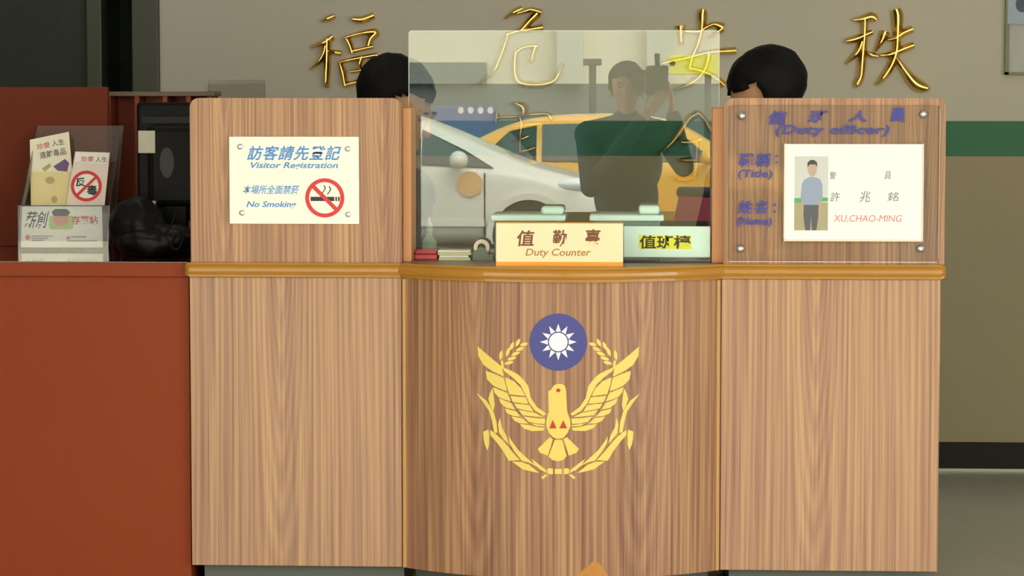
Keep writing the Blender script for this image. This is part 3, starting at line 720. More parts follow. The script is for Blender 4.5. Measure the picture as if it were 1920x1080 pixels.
CH = {
 '福': ((570, 10), 6.35, 'gold calligraphy character on the wall behind the left officer, leftmost of all', [
  [(225, 195, 20), (300, 155, 50), (375, 125, 40)], [(105, 495, 30), (230, 450, 45), (300, 410, 60), (350, 370, 50)],
  [(265, 480, 50), (240, 580, 45), (170, 690, 40), (85, 755, 15)], [(285, 400, 60), (282, 600, 55), (275, 800, 60), (270, 970, 40)],
  [(320, 540, 25), (380, 560, 45), (450, 570, 45)], [(590, 165, 50), (700, 170, 60), (840, 120, 55)],
  [(500, 385, 40), (545, 450, 50), (585, 570, 45)], [(490, 390, 30), (680, 335, 40), (860, 320, 60), (800, 400, 60), (775, 485, 55)],
  [(585, 545, 40), (700, 520, 35), (830, 490, 35)], [(435, 680, 40), (470, 800, 55), (500, 960, 45)],
  [(430, 680, 30), (600, 640, 40), (880, 590, 40)], [(700, 610, 50), (670, 700, 45), (670, 780, 40)],
  [(560, 790, 30), (700, 770, 40), (790, 740, 40)], [(500, 945, 40), (650, 910, 45), (800, 890, 40)], [(880, 590, 50), (830, 750, 50), (800, 900, 45)]]),
 '危': ((880, 0), 6.0, 'gold calligraphy character on the wall crossed by the glass top edge, left of middle', [
  [(400, 210, 15), (500, 145, 45), (600, 100, 60)], [(540, 150, 30), (640, 125, 40), (700, 110, 40), (810, 140, 50)],
  [(770, 150, 70), (680, 240, 55), (600, 330, 55), (570, 350, 40)], [(420, 390, 40), (560, 350, 40), (700, 330, 45), (830, 310, 60)],
  [(440, 380, 45), (400, 520, 40), (330, 700, 40), (270, 810, 40), (110, 940, 20)], [(530, 590, 35), (600, 540, 35), (700, 520, 40), (770, 520, 55)],
  [(750, 520, 55), (720, 600, 45), (700, 690, 40), (660, 680, 25)],
  [(530, 580, 45), (515, 700, 50), (520, 830, 50), (560, 920, 50), (660, 950, 55), (830, 950, 55), (950, 910, 45), (1010, 830, 45), (1060, 710, 20)]]),
 '安': ((1220, 0), 6.0, 'gold calligraphy character on the wall beside the right officer, crossed by the glass corner', [
  [(592, 105, 50), (582, 170, 80), (575, 320, 50), (530, 500, 45), (470, 640, 45), (435, 770, 50)], [(335, 290, 70), (340, 400, 55), (345, 510, 40)],
  [(390, 355, 35), (540, 355, 40), (640, 300, 35), (720, 275, 45), (810, 310, 80)], [(805, 320, 60), (720, 385, 35), (640, 430, 15)],
  [(130, 715, 40), (280, 680, 45), (440, 645, 45), (660, 590, 45), (960, 570, 55)], [(655, 600, 50), (630, 730, 45), (560, 850, 45), (430, 950, 45), (250, 1015, 15)],
  [(440, 770, 50), (580, 800, 45), (720, 870, 50), (830, 960, 60)]]),
 '秩': ((1570, 0), 5.684, 'gold calligraphy character on the wall above the duty officer plaque, rightmost of all', [
  [(165, 215, 25), (260, 205, 50), (360, 180, 70), (410, 210, 50)], [(290, 200, 50), (285, 370, 50), (265, 600, 60), (250, 800, 55), (215, 880, 60), (200, 925, 30)],
  [(90, 440, 40), (200, 415, 55), (300, 370, 45), (370, 340, 40)], [(260, 440, 50), (210, 560, 50), (85, 680, 20)], [(310, 560, 30), (360, 585, 45), (430, 600, 30)],
  [(505, 335, 70), (470, 430, 55), (400, 550, 20)], [(530, 425, 30), (620, 405, 45), (700, 350, 55), (800, 310, 50)], [(450, 590, 25), (560, 580, 50), (680, 530, 55), (810, 480, 50)],
  [(620, 100, 70), (640, 180, 85), (635, 400, 60), (625, 540, 60), (580, 680, 60), (500, 810, 55), (410, 895, 20)], [(620, 610, 35), (720, 760, 60), (830, 890, 90), (930, 935, 70), (985, 940, 20)]]),
 '害': ((910, 180), 8.307, 'gold calligraphy character on the wall seen through the glass above the cream nameplate', [
  [(430, 100, 20), (560, 150, 90), (600, 210, 110), (590, 290, 40)], [(190, 250, 50), (180, 330, 60), (170, 440, 35)],
  [(180, 340, 40), (330, 325, 40), (480, 320, 35), (700, 290, 45), (960, 280, 45), (1020, 340, 60), (1060, 380, 30)],
  [(545, 330, 60), (570, 450, 60), (550, 600, 45), (545, 850, 40)], [(380, 490, 30), (600, 455, 40), (870, 430, 40)], [(400, 710, 25), (560, 670, 45), (680, 620, 40)],
  [(500, 868, 40), (650, 840, 50), (780, 800, 50)]]),
 '全': ((1220, 190), 6.75, 'gold calligraphy character on the wall seen through the glass beside the right post', [
  [(600, 150, 70), (500, 210, 65), (400, 350, 60), (280, 510, 55), (95, 670, 25)], [(590, 140, 60), (680, 230, 50), (780, 400, 55), (900, 560, 75)],
  [(390, 515, 40), (520, 515, 50), (640, 475, 40)], [(590, 510, 50), (580, 640, 55), (575, 760, 60)], [(375, 740, 35), (480, 740, 50), (580, 745, 60)],
  [(580, 760, 40), (565, 890, 75), (540, 960, 70)], [(310, 975, 35), (430, 985, 60), (540, 965, 60)]])}
for k, (org, sc, lab, sts) in CH.items():
    b_ = B(); xs_ = [p[0] for s_ in sts for p in s_]; ys_ = [p[1] for s_ in sts for p in s_]
    for i, s_ in enumerate(sts): stroke(b_, s_, org, sc, 0.0004 * i)
    c = at(org[0] + (min(xs_) + max(xs_)) / 2 / sc, org[1] + (min(ys_) + max(ys_)) / 2 / sc, WALL_Y)
    tag(obj('gold_character', b_, m_gold, origin=c), lab, 'wall lettering', 'gold characters of the wall motto')

# notice in a frame at the right, clear holder at the left
a, b = at(1883, 140, WALL_Y), at(2050, 140, WALL_Y)
zt = a.z + 0.62
NF = thing('notice_frame', 'olive framed notice poster on the wall at the upper right', 'poster', ((a.x + b.x) / 2, WALL_Y, a.z))
fr = B()
for q in ((a.x, a.x + 0.012, a.z, zt), (b.x - 0.012, b.x, a.z, zt), (a.x, b.x, a.z, a.z + 0.008), (a.x, b.x, zt - 0.008, zt)): box(fr, q[0], q[1], WALL_Y - 0.018, WALL_Y, q[2], q[3])
obj('frame', fr, m_olive, NF)
zm = Z(45, WALL_Y, 1900)
ps = obj('poster', box(B(), a.x + 0.012, b.x - 0.012, WALL_Y - 0.008, WALL_Y - 0.001, a.z + 0.008, zm), m_poster, NF)
obj('poster_heading', box(B(), a.x + 0.006, b.x - 0.012, WALL_Y - 0.0185, WALL_Y - 0.001, zm, zt - 0.008), m_posterblue, NF)
fg = B(); fx = X(1915, WALL_Y, 15); fz = Z(20, WALL_Y, 1915)
prism(fg, disc_pts(fx, fz + 0.02, 0.026, 20, 0.02), WALL_Y - 0.0195, WALL_Y - 0.018)
obj('poster_figure', fg, M('poster_navy', (64, 76, 100), 0.5), NF)
a, b = at(392, 150, WALL_Y), at(498, 186, WALL_Y)
tag(obj('clear_sleeve', box(B(), a.x, b.x, WALL_Y - 0.008, WALL_Y - 0.002, a.z - 0.30, a.z, 0.001), m_acryl, origin=((a.x + b.x) / 2, WALL_Y, a.z - 0.3)), 'clear plastic sleeve fixed to the wall just above the left counter panel', 'sleeve')

# ------------------------------------------------------------------ red desk and pigeonholes at the left
DX1 = X(355, 0.02, 700); DX0 = -2.43
D = thing('red_desk', 'red laminate desk with a glossy top at the left of the wood counter', 'desk', ((DX0 + DX1) / 2, 0.3, 0))
obj('desktop', box(B(), DX0, DX1, 0.012, 0.66, TOP - 0.0025, TOP), m_redtop, D)
obj('edge_band', box(B(), DX0, DX1, 0.01, 0.66, TOP - 0.036, TOP - 0.0025, 0.002), m_red, D)
obj('front_panel', box(B(), DX0, DX1, 0.022, 0.04, 0.0, TOP - 0.037), m_red, D)
for sx_ in (DX0, DX1 - 0.02): obj('side_panel', box(B(), sx_, sx_ + 0.02, 0.04, 0.64, 0.0, TOP - 0.037), m_red, D)
px_ = X(203, 0.6, 300)
tag(obj('desk_screen', box(B(), DX0, px_, 0.60, 0.62, TOP, Z(163, 0.6, 100), 0.002), M('red_laminate_shaded', (112, 47, 25), 0.6, spec=0.15, vary=0.05, scale=3), origin=((DX0 + px_) / 2, 0.61, TOP)), 'plain red screen panel standing on the back of the red desk', 'panel')  # same red laminate, with the shade of the left corner put into its colour
HY = 0.78
hx0, hx1 = X(203, HY, 200), X(395, HY, 200); hz = Z(172, HY, 250)
HU = thing('pigeonhole_hutch', 'red pigeonhole hutch behind the black monitor', 'hutch', ((hx0 + hx1) / 2, HY + 0.06, 0))
obj('top_board', box(B(), hx0 - 0.01, hx1 + 0.01, HY, HY + 0.12, hz - 0.012, hz, 0.002), M('worn_top_edge', (112, 92, 74), 0.5), HU)
obj('back_panel', box(B(), hx0, hx1, HY + 0.105, HY + 0.12, 0.0, hz - 0.012), m_redin, HU)
for px in (203, 256, 309, 353, 393):
    q = X(px, HY, 200); obj('divider', box(B(), q - 0.006, q + 0.006, HY + 0.004, HY + 0.105, 0.0 if px in (203, 393) else 0.72, hz - 0.012), m_redin, HU)
obj('shelf', box(B(), hx0, hx1, HY + 0.004, HY + 0.105, 0.70, 0.72), m_redin, HU)

# brochure holder and leaflets
BY = 0.42
a, b = at(46, 236, BY + 0.10), at(214, 236, BY + 0.10)
c0, c1 = at(34, 470, BY), at(196, 470, BY)
BH = thing('brochure_holder', 'clear acrylic brochure holder on the glossy red desk', 'holder', ((c0.x + c1.x) / 2, BY + 0.05, TOP))
hx0, hx1 = c0.x, c1.x + 0.01; zt = a.z; T = 0.003
def lean(z): return BY + 0.06 + (z - TOP) * 0.30
bk = B()
for x_, y_, z_ in ((0, 0, 0),): pass
vs = [bk.verts.new(q) for q in ((hx0, lean(TOP), TOP), (hx1, lean(TOP), TOP), (hx1 + 0.012, lean(zt), zt), (hx0 + 0.02, lean(zt), zt), (hx0, lean(TOP) + T, TOP), (hx1, lean(TOP) + T, TOP), (hx1 + 0.012, lean(zt) + T, zt), (hx0 + 0.02, lean(zt) + T, zt))]
for f in ((0, 1, 2, 3), (7, 6, 5, 4), (0, 4, 5, 1), (1, 5, 6, 2), (2, 6, 7, 3), (3, 7, 4, 0)): bk.faces.new([vs[i] for i in f])
obj('back_sheet', bk, m_acryl2, BH)
zf = at(60, 385, BY).z
obj('front_lip', box(B(), hx0, hx1, BY, BY + T, TOP, zf), m_acryl2, BH)
for sx_, ex in ((hx0, 0.02), (hx1 - T, 0.012)):
    sb = B(); q = [(sx_, BY, TOP), (sx_, lean(TOP), TOP), (sx_ + ex, lean(zt), zt), (sx_ + ex * 0.3, BY + 0.004, zf)]
    A_ = [sb.verts.new(v) for v in q]; B_ = [sb.verts.new((v[0] + T, v[1], v[2])) for v in q]
    sb.faces.new(A_); sb.faces.new(B_[::-1])
    for i in range(4): sb.faces.new((A_[i], B_[i], B_[(i + 1) % 4], A_[(i + 1) % 4]))
    obj('side_sheet', sb, m_acryl2, BH)
obj('base_sheet', box(B(), hx0, hx1, BY, lean(TOP), TOP, TOP + T), m_acryl2, BH)

def leaflet(name, label, quad, Y0, lean_, mat):
    """leaflet leaning back; quad of pixel corners (tl, tr, br, bl)"""
    z0 = TOP + 0.004
    def pt(px, py):
        y = Y0
        for _ in range(10): p = at(px, py, y); y = Y0 + (p.z - z0) * lean_
        return at(px, py, y)
    P4 = [pt(*q) for q in quad]
    cc = (P4[2] + P4[3]) / 2
    t = thing(name, label, 'leaflet', cc, group='leaflets in the clear holder')
    b_ = B(); n_ = (P4[1] - P4[0]).cross(P4[3] - P4[0]).normalized()
    if n_.y > 0: n_ = -n_
    A_ = [b_.verts.new(q) for q in P4]; C_ = [b_.verts.new(q - n_ * 0.0012) for q in P4]
    b_.faces.new(A_); b_.faces.new(C_[::-1])
    for i in range(4): b_.faces.new((A_[i], C_[i], C_[(i + 1) % 4], A_[(i + 1) % 4]))
    obj('sheet', b_, mat, t)
    def fit(bm_, off=0.0006):
        for v in bm_.verts:
            d_ = v.co.y; p = pt(v.co.x, v.co.z); v.co = p + n_ * (off + d_)
        return bm_
    return t, fit
def ftext(s, px0, py0, px1, py1, b_=None, rot=0.0, **k):
    """lettering laid out in traced coordinates (x, z = pixel), depth in y"""
    b2_ = text(B(), s, px0, px1, -py1, -py0, 0.0, depth=0.0, rot=rot, **k)
    for v in b2_.verts: v.co.y = 0.0; v.co.z = -v.co.z
    bmesh.ops.remove_doubles(b2_, verts=b2_.verts[:], dist=1e-5)
    if b_ is None: return b2_
    me = bpy.data.meshes.new('t'); b2_.to_mesh(me); b2_.free(); b_.from_mesh(me); bpy.data.meshes.remove(me); return b_
def fpoly(polys):
    b_ = B()
    for pl in polys: b_.faces.new([b_.verts.new((x, 0, y)) for x, y in pl])
    return b_
t, fit = leaflet('leaflet', 'tall pale yellow leaflet tilted in the back of the clear holder', [(56, 262), (129, 247), (141, 385), (58, 385)], BY + 0.045, 0.25, m_yleaf)
obj('red_lettering', fit(ftext('珍愛', 69, 268, 94, 279, rot=0.2, bold=0.01)), m_palered, t)
for q_, r_ in (('人生', (97, 262, 120, 273)), ('遠離毒品', (74, 281, 124, 294))): obj('dark_lettering', fit(ftext(q_, *r_, rot=0.18, bold=0.01)), m_greyprint, t)
obj('yellow_print', fit(fpoly([[(57.5, 322), (134, 322), (140, 384), (58.5, 384)]]), 0.0002), M('pale_yellow_print', (242, 224, 166), 0.6, vary=0.08, scale=30), t)
obj('purple_patch', fit(fpoly([[(100, 312), (122, 298), (130, 306), (126, 322), (108, 320)]])), M('purple_print', (116, 92, 132), 0.6), t)
for q_ in (disc_pts(94, 338, 7, 14, 9), disc_pts(102, 374, 7, 14, 6), [(78, 316), (94, 306), (96, 312), (84, 322)]): obj('grey_drawing', fit(fpoly([q_])), M('khaki_print', (190, 178, 130), 0.6), t)
t, fit = leaflet('leaflet', 'pale pink leaflet with a red prohibition ring, at the right of the clear holder', [(141, 284), (206, 286), (196, 385), (124, 385)], BY + 0.025, 0.25, m_pleaf)
obj('white_heading', fit(fpoly([[(143, 286), (204, 287), (201, 306), (139, 303)]]), 0.0003), m_paper, t)
obj('red_lettering', fit(ftext('珍愛', 152, 293, 176, 303, bold=0.01)), m_palered, t)
obj('dark_lettering', fit(ftext('人生', 179, 294, 201, 304, bold=0.01)), m_greyprint, t)
obj('white_disc', fit(fpoly([disc_pts(162, 349, 24, 32)]), 0.0004), m_paper, t)
for q_, r_ in (('反', (142, 333, 160, 350)), ('毒', (163, 347, 182, 366))): obj('black_character', fit(ftext(q_, *r_, bold=0.03), 0.0006), m_dark, t)
rg = B(); nn = 40
oo = [rg.verts.new((162 + 29 * math.cos(2 * math.pi * k / nn), 0, 349 + 29 * math.sin(2 * math.pi * k / nn))) for k in range(nn)]
ii = [rg.verts.new((162 + 23 * math.cos(2 * math.pi * k / nn), 0, 349 + 23 * math.sin(2 * math.pi * k / nn))) for k in range(nn)]
for k in range(nn): rg.faces.new((oo[k], oo[(k + 1) % nn], ii[(k + 1) % nn], ii[k]))
rg.faces.new([rg.verts.new((x, 0, y)) for x, y in ((143, 364), (179, 330), (182, 334), (147, 368))])
obj('prohibition_ring', fit(rg, 0.0009), m_signred, t)
t, fit = leaflet('leaflet', 'wide white leaflet with red characters, in the front pocket of the clear holder', [(41, 387), (191, 387), (193, 464), (39, 464)], BY + 0.010, 0.05, m_paper)
obj('black_characters', fit(ftext('薪創', 46, 396, 92, 428, shear=0.35, bold=0.01)), m_dark, t)
obj('red_lettering', fit(ftext('存寶站', 134, 404, 184, 421, bold=0.03)), M('coral_print', (226, 112, 96), 0.6), t)
obj('green_patch', fit(fpoly([rrect(92, 138, 404, 430, 6)]), 0.0003), m_lime, t)
obj('pink_patch', fit(fpoly([disc_pts(114, 412, 12, 20, 15)]), 0.0005), m_pink, t)
obj('dark_patch', fit(fpoly([[(97, 398), (103, 392), (125, 392), (132, 398), (127, 405), (101, 405)]]), 0.0007), m_dark, t)
for q_ in (disc_pts(52, 445, 5, 12), disc_pts(128, 446, 3, 10, 4)): obj('red_mark', fit(fpoly([q_])), m_palered, t)
obj('small_print', fit(fpoly([[(59, 442 + 4 * k), (100 - 9 * k, 442 + 4 * k), (100 - 9 * k, 443.6 + 4 * k), (59, 443.6 + 4 * k)] for k in range(3)])), m_greyprint, t)
obj('small_print', fit(fpoly([[(133, 443), (162, 443), (162, 445), (133, 445)], [(126, 451), (182, 451), (182, 452.5), (126, 452.5)]])), m_greyprint, t)

# black monitor seen from behind
MY = 0.36
a = at(251, 192, MY); zb = at(300, 415, MY).z; mw = 0.375
MO = thing('monitor', 'black monitor seen from behind with a paper sticker, beside the left counter panel', 'monitor', (a.x + mw / 2, MY + 0.06, TOP))
cs = B(); box(cs, a.x, a.x + mw, MY + 0.03, MY + 0.065, zb, a.z, 0.008)
obj('casing', cs, m_blackp, MO)
obj('back_hump', box(B(), a.x + 0.03, a.x + mw - 0.03, MY, MY + 0.035, zb + 0.035, a.z - 0.055, 0.018, 3), m_blackp, MO)
obj('screen', box(B(), a.x + 0.018, a.x + mw - 0.018, MY + 0.0645, MY + 0.0665, zb + 0.02, a.z - 0.018), m_carglass, MO)
obj('top_ridge', box(B(), a.x + 0.015, a.x + mw - 0.015, MY + 0.026, MY + 0.031, a.z - 0.052, a.z - 0.036), m_dgrey, MO)
s0, s1 = at(259, 245, MY), at(291, 287, MY)
obj('paper_sticker', box(B(), s0.x, s1.x, MY - 0.0008, MY + 0.0002, s1.z, s0.z), m_label, MO)
ov = at(313, 305, MY)
obj('oval_badge', prism(B(), disc_pts(ov.x, ov.z, 0.038, 28, 0.018), MY - 0.0012, MY + 0.0002), M('badge_grey', (30, 31, 31), 0.4, spec=0.3), MO)
ncx = a.x + 0.10
obj('stand_neck', box(B(), ncx - 0.03, ncx + 0.03, MY + 0.012, MY + 0.03, TOP + 0.012, zb + 0.06, 0.005), m_blackp, MO)
obj('stand_base', box(B(), ncx - 0.08, ncx + 0.10, MY - 0.06, MY + 0.12, TOP, TOP + 0.014, 0.006), m_blackp, MO)
plug = at(289, 385, MY - 0.02)
cbq = obj('connector', box(B(), plug.x - 0.004, plug.x + 0.006, plug.y - 0.008, plug.y + 0.025, plug.z - 0.018, plug.z + 0.012, 0.003), m_steel, MO)
# slumped black bag and cables in front
bg_ = B(); c = at(262, 430, 0.27)
ball(bg_, Vector((c.x - 0.002, 0.245, TOP + 0.066)), (0.075, 0.055, 0.075), u=32, v=20); ball(bg_, Vector((c.x + 0.085, 0.215, TOP + 0.040)), (0.07, 0.05, 0.045), u=32, v=20); ball(bg_, Vector((c.x + 0.04, 0.205, TOP + 0.03)), (0.09, 0.05, 0.032), u=32, v=20)
for v in bg_.verts:
    q = noise.noise_vector(v.co * 30) * 0.007 + noise.noise_vector(v.co * 9) * 0.014
    v.co += q; v.co.z = max(v.co.z, TOP + 0.0005)
bo = obj('vinyl_bag', bg_, m_blackv, origin=(c.x + 0.04, 0.225, TOP))
rm = bo.modifiers.new('r', 'REMESH'); rm.mode = 'VOXEL'; rm.voxel_size = 0.0045; sm_ = bo.modifiers.new('s', 'SMOOTH'); sm_.iterations = 2; evaluated(bo)
for p in bo.data.polygons: p.use_smooth = True
tag(bo, 'crumpled black vinyl bag slumped on the red desk below the monitor', 'bag')
for k, (q, lab) in enumerate(((((292, 400), (286, 420), (300, 445), (318, 430), (330, 396)), 'thin black cable looping down behind the monitor sticker'), (((330, 440), (318, 462), (335, 470), (346, 440)), 'thin black cable curling beside the left counter panel'))):
    pts = []
    for i, (px, py) in enumerate(q): pts.append(at(px, py, 0.125 + 0.012 * k))
    for p in pts: p.z = max(p.z, TOP + 0.004)
    dn = []
    for i in range(len(pts) - 1):
        for j in range(6): dn.append(pts[i].lerp(pts[i + 1], j / 6))
    dn.append(pts[-1])
    for _ in range(4): dn = [dn[0]] + [(dn[i - 1] + dn[i] * 2 + dn[i + 1]) / 4 for i in range(1, len(dn) - 1)] + [dn[-1]]
    dn = [dn[0] + Vector((0, 0.02, -(dn[0].z - TOP - 0.004)))] + dn if dn[0].z > TOP + 0.2 else dn
    tag(obj('cable', tube(B(), dn, 0.003), m_blackp, origin=dn[0]), lab, 'cable', 'monitor cables')

# ------------------------------------------------------------------ people
def remesh(o, vox, it=3):
    r = o.modifiers.new('r', 'REMESH'); r.mode = 'VOXEL'; r.voxel_size = vox
    s = o.modifiers.new('s', 'SMOOTH'); s.iterations = it; s.factor = 0.5
    evaluated(o)
    for p in o.data.polygons: p.use_smooth = True
    return o

def hand(bm, wrist, d, up, curl=0.5, side=1):
    """palm, four unequal bent fingers and a thumb leaving the side of the palm"""
    wrist, d, up = Vector(wrist), Vector(d).normalized(), Vector(up).normalized()
    s = d.cross(up).normalized(); up = s.cross(d).normalized()
    pal = wrist + d * 0.045
    ball(bm, pal, 1.0, M=Matrix((s * 0.038, d * 0.05, up * 0.015)).transposed(), u=16, v=10)
    for k, (off, ln) in enumerate(((-0.029, 0.068), (-0.010, 0.078), (0.010, 0.074), (0.028, 0.058))):
        p = wrist + d * 0.085 + s * off * side; dr = d.copy()
        for j in range(3):
            q = p + dr * ln * (0.42, 0.32, 0.26)[j]; capsule(bm, p, q, 0.0088 - 0.0006 * j, 0.0082 - 0.0007 * j); p = q
            dr = (dr - up * curl * 0.8).normalized()
    p = wrist + d * 0.03 - s * 0.034 * side; dr = (d * 0.7 - s * 0.75 * side - up * 0.25).normalized()
    q = p + dr * 0.038; capsule(bm, p, q, 0.0115, 0.010); r = q + (dr + d * 0.6 - up * curl * 0.4).normalized() * 0.03; capsule(bm, q, r, 0.010, 0.0085)

def person(label, loc, rz, J, head_yaw, head_pitch, shirt, trousers, hands):
    t = thing('person', label, 'person', loc, rz)
    H = Vector(J['head']); HM = Matrix.Rotation(head_yaw, 3, 'Z') @ Matrix.Rotation(head_pitch, 3, 'X')
    hp = lambda x, y, z: H + HM @ Vector((x, y, z))
    bm = B()
    ball(bm, hp(0, 0.012, 0.028), (0.075, 0.094, 0.088), HM); ball(bm, hp(0, -0.026, -0.05), (0.058, 0.062, 0.070), HM); ball(bm, hp(0, -0.05, 0.0), (0.055, 0.04, 0.07), HM)
    ball(bm, hp(0, -0.098, -0.022), (0.013, 0.017, 0.018), HM); ball(bm, hp(0, -0.092, 0.0), (0.008, 0.012, 0.024), HM)
    ball(bm, hp(0, -0.086, -0.062), (0.023, 0.010, 0.006), HM); ball(bm, hp(0, -0.085, -0.072), (0.021, 0.010, 0.006), HM); ball(bm, hp(0, -0.07, -0.105), (0.026, 0.022, 0.018), HM)
    for s in (-1, 1):
        ball(bm, hp(s * 0.078, 0.008, -0.012), (0.010, 0.020, 0.032), HM); ball(bm, hp(s * 0.04, -0.06, -0.03), (0.025, 0.025, 0.02), HM); ball(bm, hp(s * 0.032, -0.083, 0.022), (0.024, 0.012, 0.008), HM)
    nk = Vector(J['neck']); capsule(bm, nk, hp(0, 0.02, -0.06), 0.056, 0.052)
    ch, pv = Vector(J['chest']), Vector(J['pelvis'])
    TM = Matrix.Rotation(J.get('lean', 0), 3, 'X')
    ball(bm, ch, (0.165, 0.105, 0.17), TM); ball(bm, (ch + pv) / 2, (0.145, 0.10, 0.17), TM); ball(bm, pv, (0.155, 0.115, 0.12), TM)
    for s, k in ((-1, 'R'), (1, 'L')):
        sh, el, wr = (Vector(J[q + k]) for q in ('sh', 'el', 'wr')); hi, kn, an, to = (Vector(J[q + k]) for q in ('hi', 'kn', 'an', 'to'))
        capsule(bm, nk - Vector((0, 0, 0.02)), sh, 0.055, 0.058); capsule(bm, sh, el, 0.050, 0.038); capsule(bm, el, wr, 0.039, 0.026)
        capsule(bm, hi, kn, 0.078, 0.052); capsule(bm, kn, an, 0.052, 0.034); capsule(bm, an, to, 0.034, 0.028)
        hand(bm, wr, hands[k][0], hands[k][1], hands[k][2], side=-s)
    obj_b = remesh(obj('body', bm, m_skin, t, local=True), 0.0055, 3)
    sb = B()
    ball(sb, ch, (0.18, 0.122, 0.185), TM); ball(sb, (ch + pv) / 2, (0.162, 0.118, 0.18), TM); ball(sb, pv + Vector((0, 0, 0.03)), (0.168, 0.128, 0.10), TM)
    capsule(sb, nk - Vector((0, 0, 0.06)), nk + Vector((0, 0, 0.015)), 0.086, 0.068)
    capsule(sb, nk + Vector((0, -0.02, -0.045)), ch + Vector((0, -0.055, 0.09)), 0.062, 0.075)
    for s, k in ((-1, 'R'), (1, 'L')):
        sh, el, wr = (Vector(J[q + k]) for q in ('sh', 'el', 'wr'))
        capsule(sb, nk - Vector((0, 0, 0.02)), sh, 0.066, 0.070); capsule(sb, sh, el, 0.063, 0.052); capsule(sb, el, el.lerp(wr, 0.9), 0.052, 0.038)
    o = remesh(obj('shirt', sb, shirt, t, local=True), 0.009, 4)
    tb_ = B(); ball(tb_, pv - Vector((0, 0, 0.01)), (0.172, 0.132, 0.125), TM)
    for k in 'RL':
        hi, kn, an = (Vector(J[q + k]) for q in ('hi', 'kn', 'an'))
        capsule(tb_, hi, kn, 0.092, 0.068); capsule(tb_, kn, kn.lerp(an, 0.95), 0.068, 0.052)
    remesh(obj('trousers', tb_, trousers, t, local=True), 0.009, 4)
    for k in 'RL':
        an, to = Vector(J['an' + k]), Vector(J['to' + k]); fb_ = B()
        d = (to - an); d.z = 0; d.normalize()
        c0 = Vector((an.x, an.y, an.z - 0.035)) - d * 0.03; c1 = Vector((to.x, to.y, to.z)) + d * 0.03
        capsule(fb_, c0, c1, 0.048, 0.042); capsule(fb_, an, c0, 0.044, 0.048)
        zf_ = J['ground']
        for v in fb_.verts: v.co.z = max(v.co.z, zf_ + 0.001)
        remesh(obj('shoe', fb_, m_blackp, t, local=True), 0.007, 2)
    hb = B(); ball(hb, hp(0, 0.022, 0.046), (0.091, 0.106, 0.094), HM, u=40, v=28)
    inv = HM.transposed()
    rmv = []
    for v in hb.verts:
        q = inv @ (v.co - H)
        edge = 0.052 + 0.010 * math.sin(q.x * 90)
        if q.y < -0.024 and q.z < edge: rmv.append(v)
        elif q.z < -0.020 and q.y < -0.004: rmv.append(v)
        elif q.z < -0.065: rmv.append(v)
        else:
            q.x *= 1 + 0.25 * max(0, min(1, (0.03 - q.z) / 0.06)) * (1 if q.y > -0.03 else 0)
            v.co = H + HM @ q + noise.noise_vector(v.co * 38) * 0.005
    bmesh.ops.delete(hb, geom=rmv, context='VERTS')
    bmesh.ops.recalc_face_normals(hb, faces=hb.faces[:])
    ho = obj('hair', hb, m_hair, t, local=True)
    sf = ho.modifiers.new('k', 'SOLIDIFY'); sf.thickness = 0.022; sf.offset = -1; evaluated(ho)
    for p in ho.data.polygons: p.use_smooth = True
    for s in (-1, 1):
        e_ = obj('eye', ball(B(), hp(s * 0.032, -0.080, 0.008), (0.010, 0.007, 0.0045), HM, 12, 8), m_eye, t, local=True, smooth=True)
        obj('eyebrow', ball(B(), hp(s * 0.033, -0.0885, 0.030), (0.017, 0.006, 0.0035), HM, 12, 8), m_hair, t, local=True, smooth=True)
    return t

def seated(sx, dz):
    g = {'head': (sx, -0.13, 1.195 + dz), 'neck': (sx * 0.6, -0.075, 1.03 + dz), 'chest': (sx * 0.3, -0.03, 0.86 + dz * 0.6), 'pelvis': (0, 0.03, 0.575), 'lean': math.radians(8), 'ground': 0.0}
    for s, k in ((-1, 'R'), (1, 'L')):
        g['sh' + k] = (s * 0.175 + sx * 0.28, -0.05, 0.975 + dz); g['el' + k] = (s * 0.215, -0.14, 0.80); g['wr' + k] = (s * 0.09 - sx * 0.4, -0.315, 0.842)
        g['hi' + k] = (s * 0.095, 0.0, 0.545); g['kn' + k] = (s * 0.11, -0.40, 0.54); g['an' + k] = (s * 0.11, -0.36, 0.10); g['to' + k] = (s * 0.12, -0.50, 0.042)
    return g
HND = {'R': ((0.35, -0.9, -0.18), (0, -0.18, 1), 0.25), 'L': ((-0.35, -0.9, -0.18), (0, -0.18, 1), 0.25)}
def place_head(px, py, Y, rz, J):
    """root location that brings the head of pose J to where it is seen"""
    h = at(px, py, Y); q = Matrix.Rotation(rz, 3, 'Z') @ Vector(J['head'])
    return Vector((h.x - q.x, h.y - q.y, 0))
J, JL = seated(-0.07, -0.022), seated(0.18, -0.042)
rzR, rzL = math.radians(-20), math.radians(12)
locR = place_head(1437, 203, 0.66, rzR, J); locL = place_head(743, 241, 0.66, rzL, JL)
person('seated person with short black hair behind the right counter unit, looking left', locR, rzR, J, math.radians(-66), math.radians(24), m_navycloth, m_darkcloth, HND)
person('seated person with short black hair behind the glass and left counter unit, looking right', locL, rzL, JL, math.radians(64), math.radians(24), m_navycloth, m_darkcloth, HND)

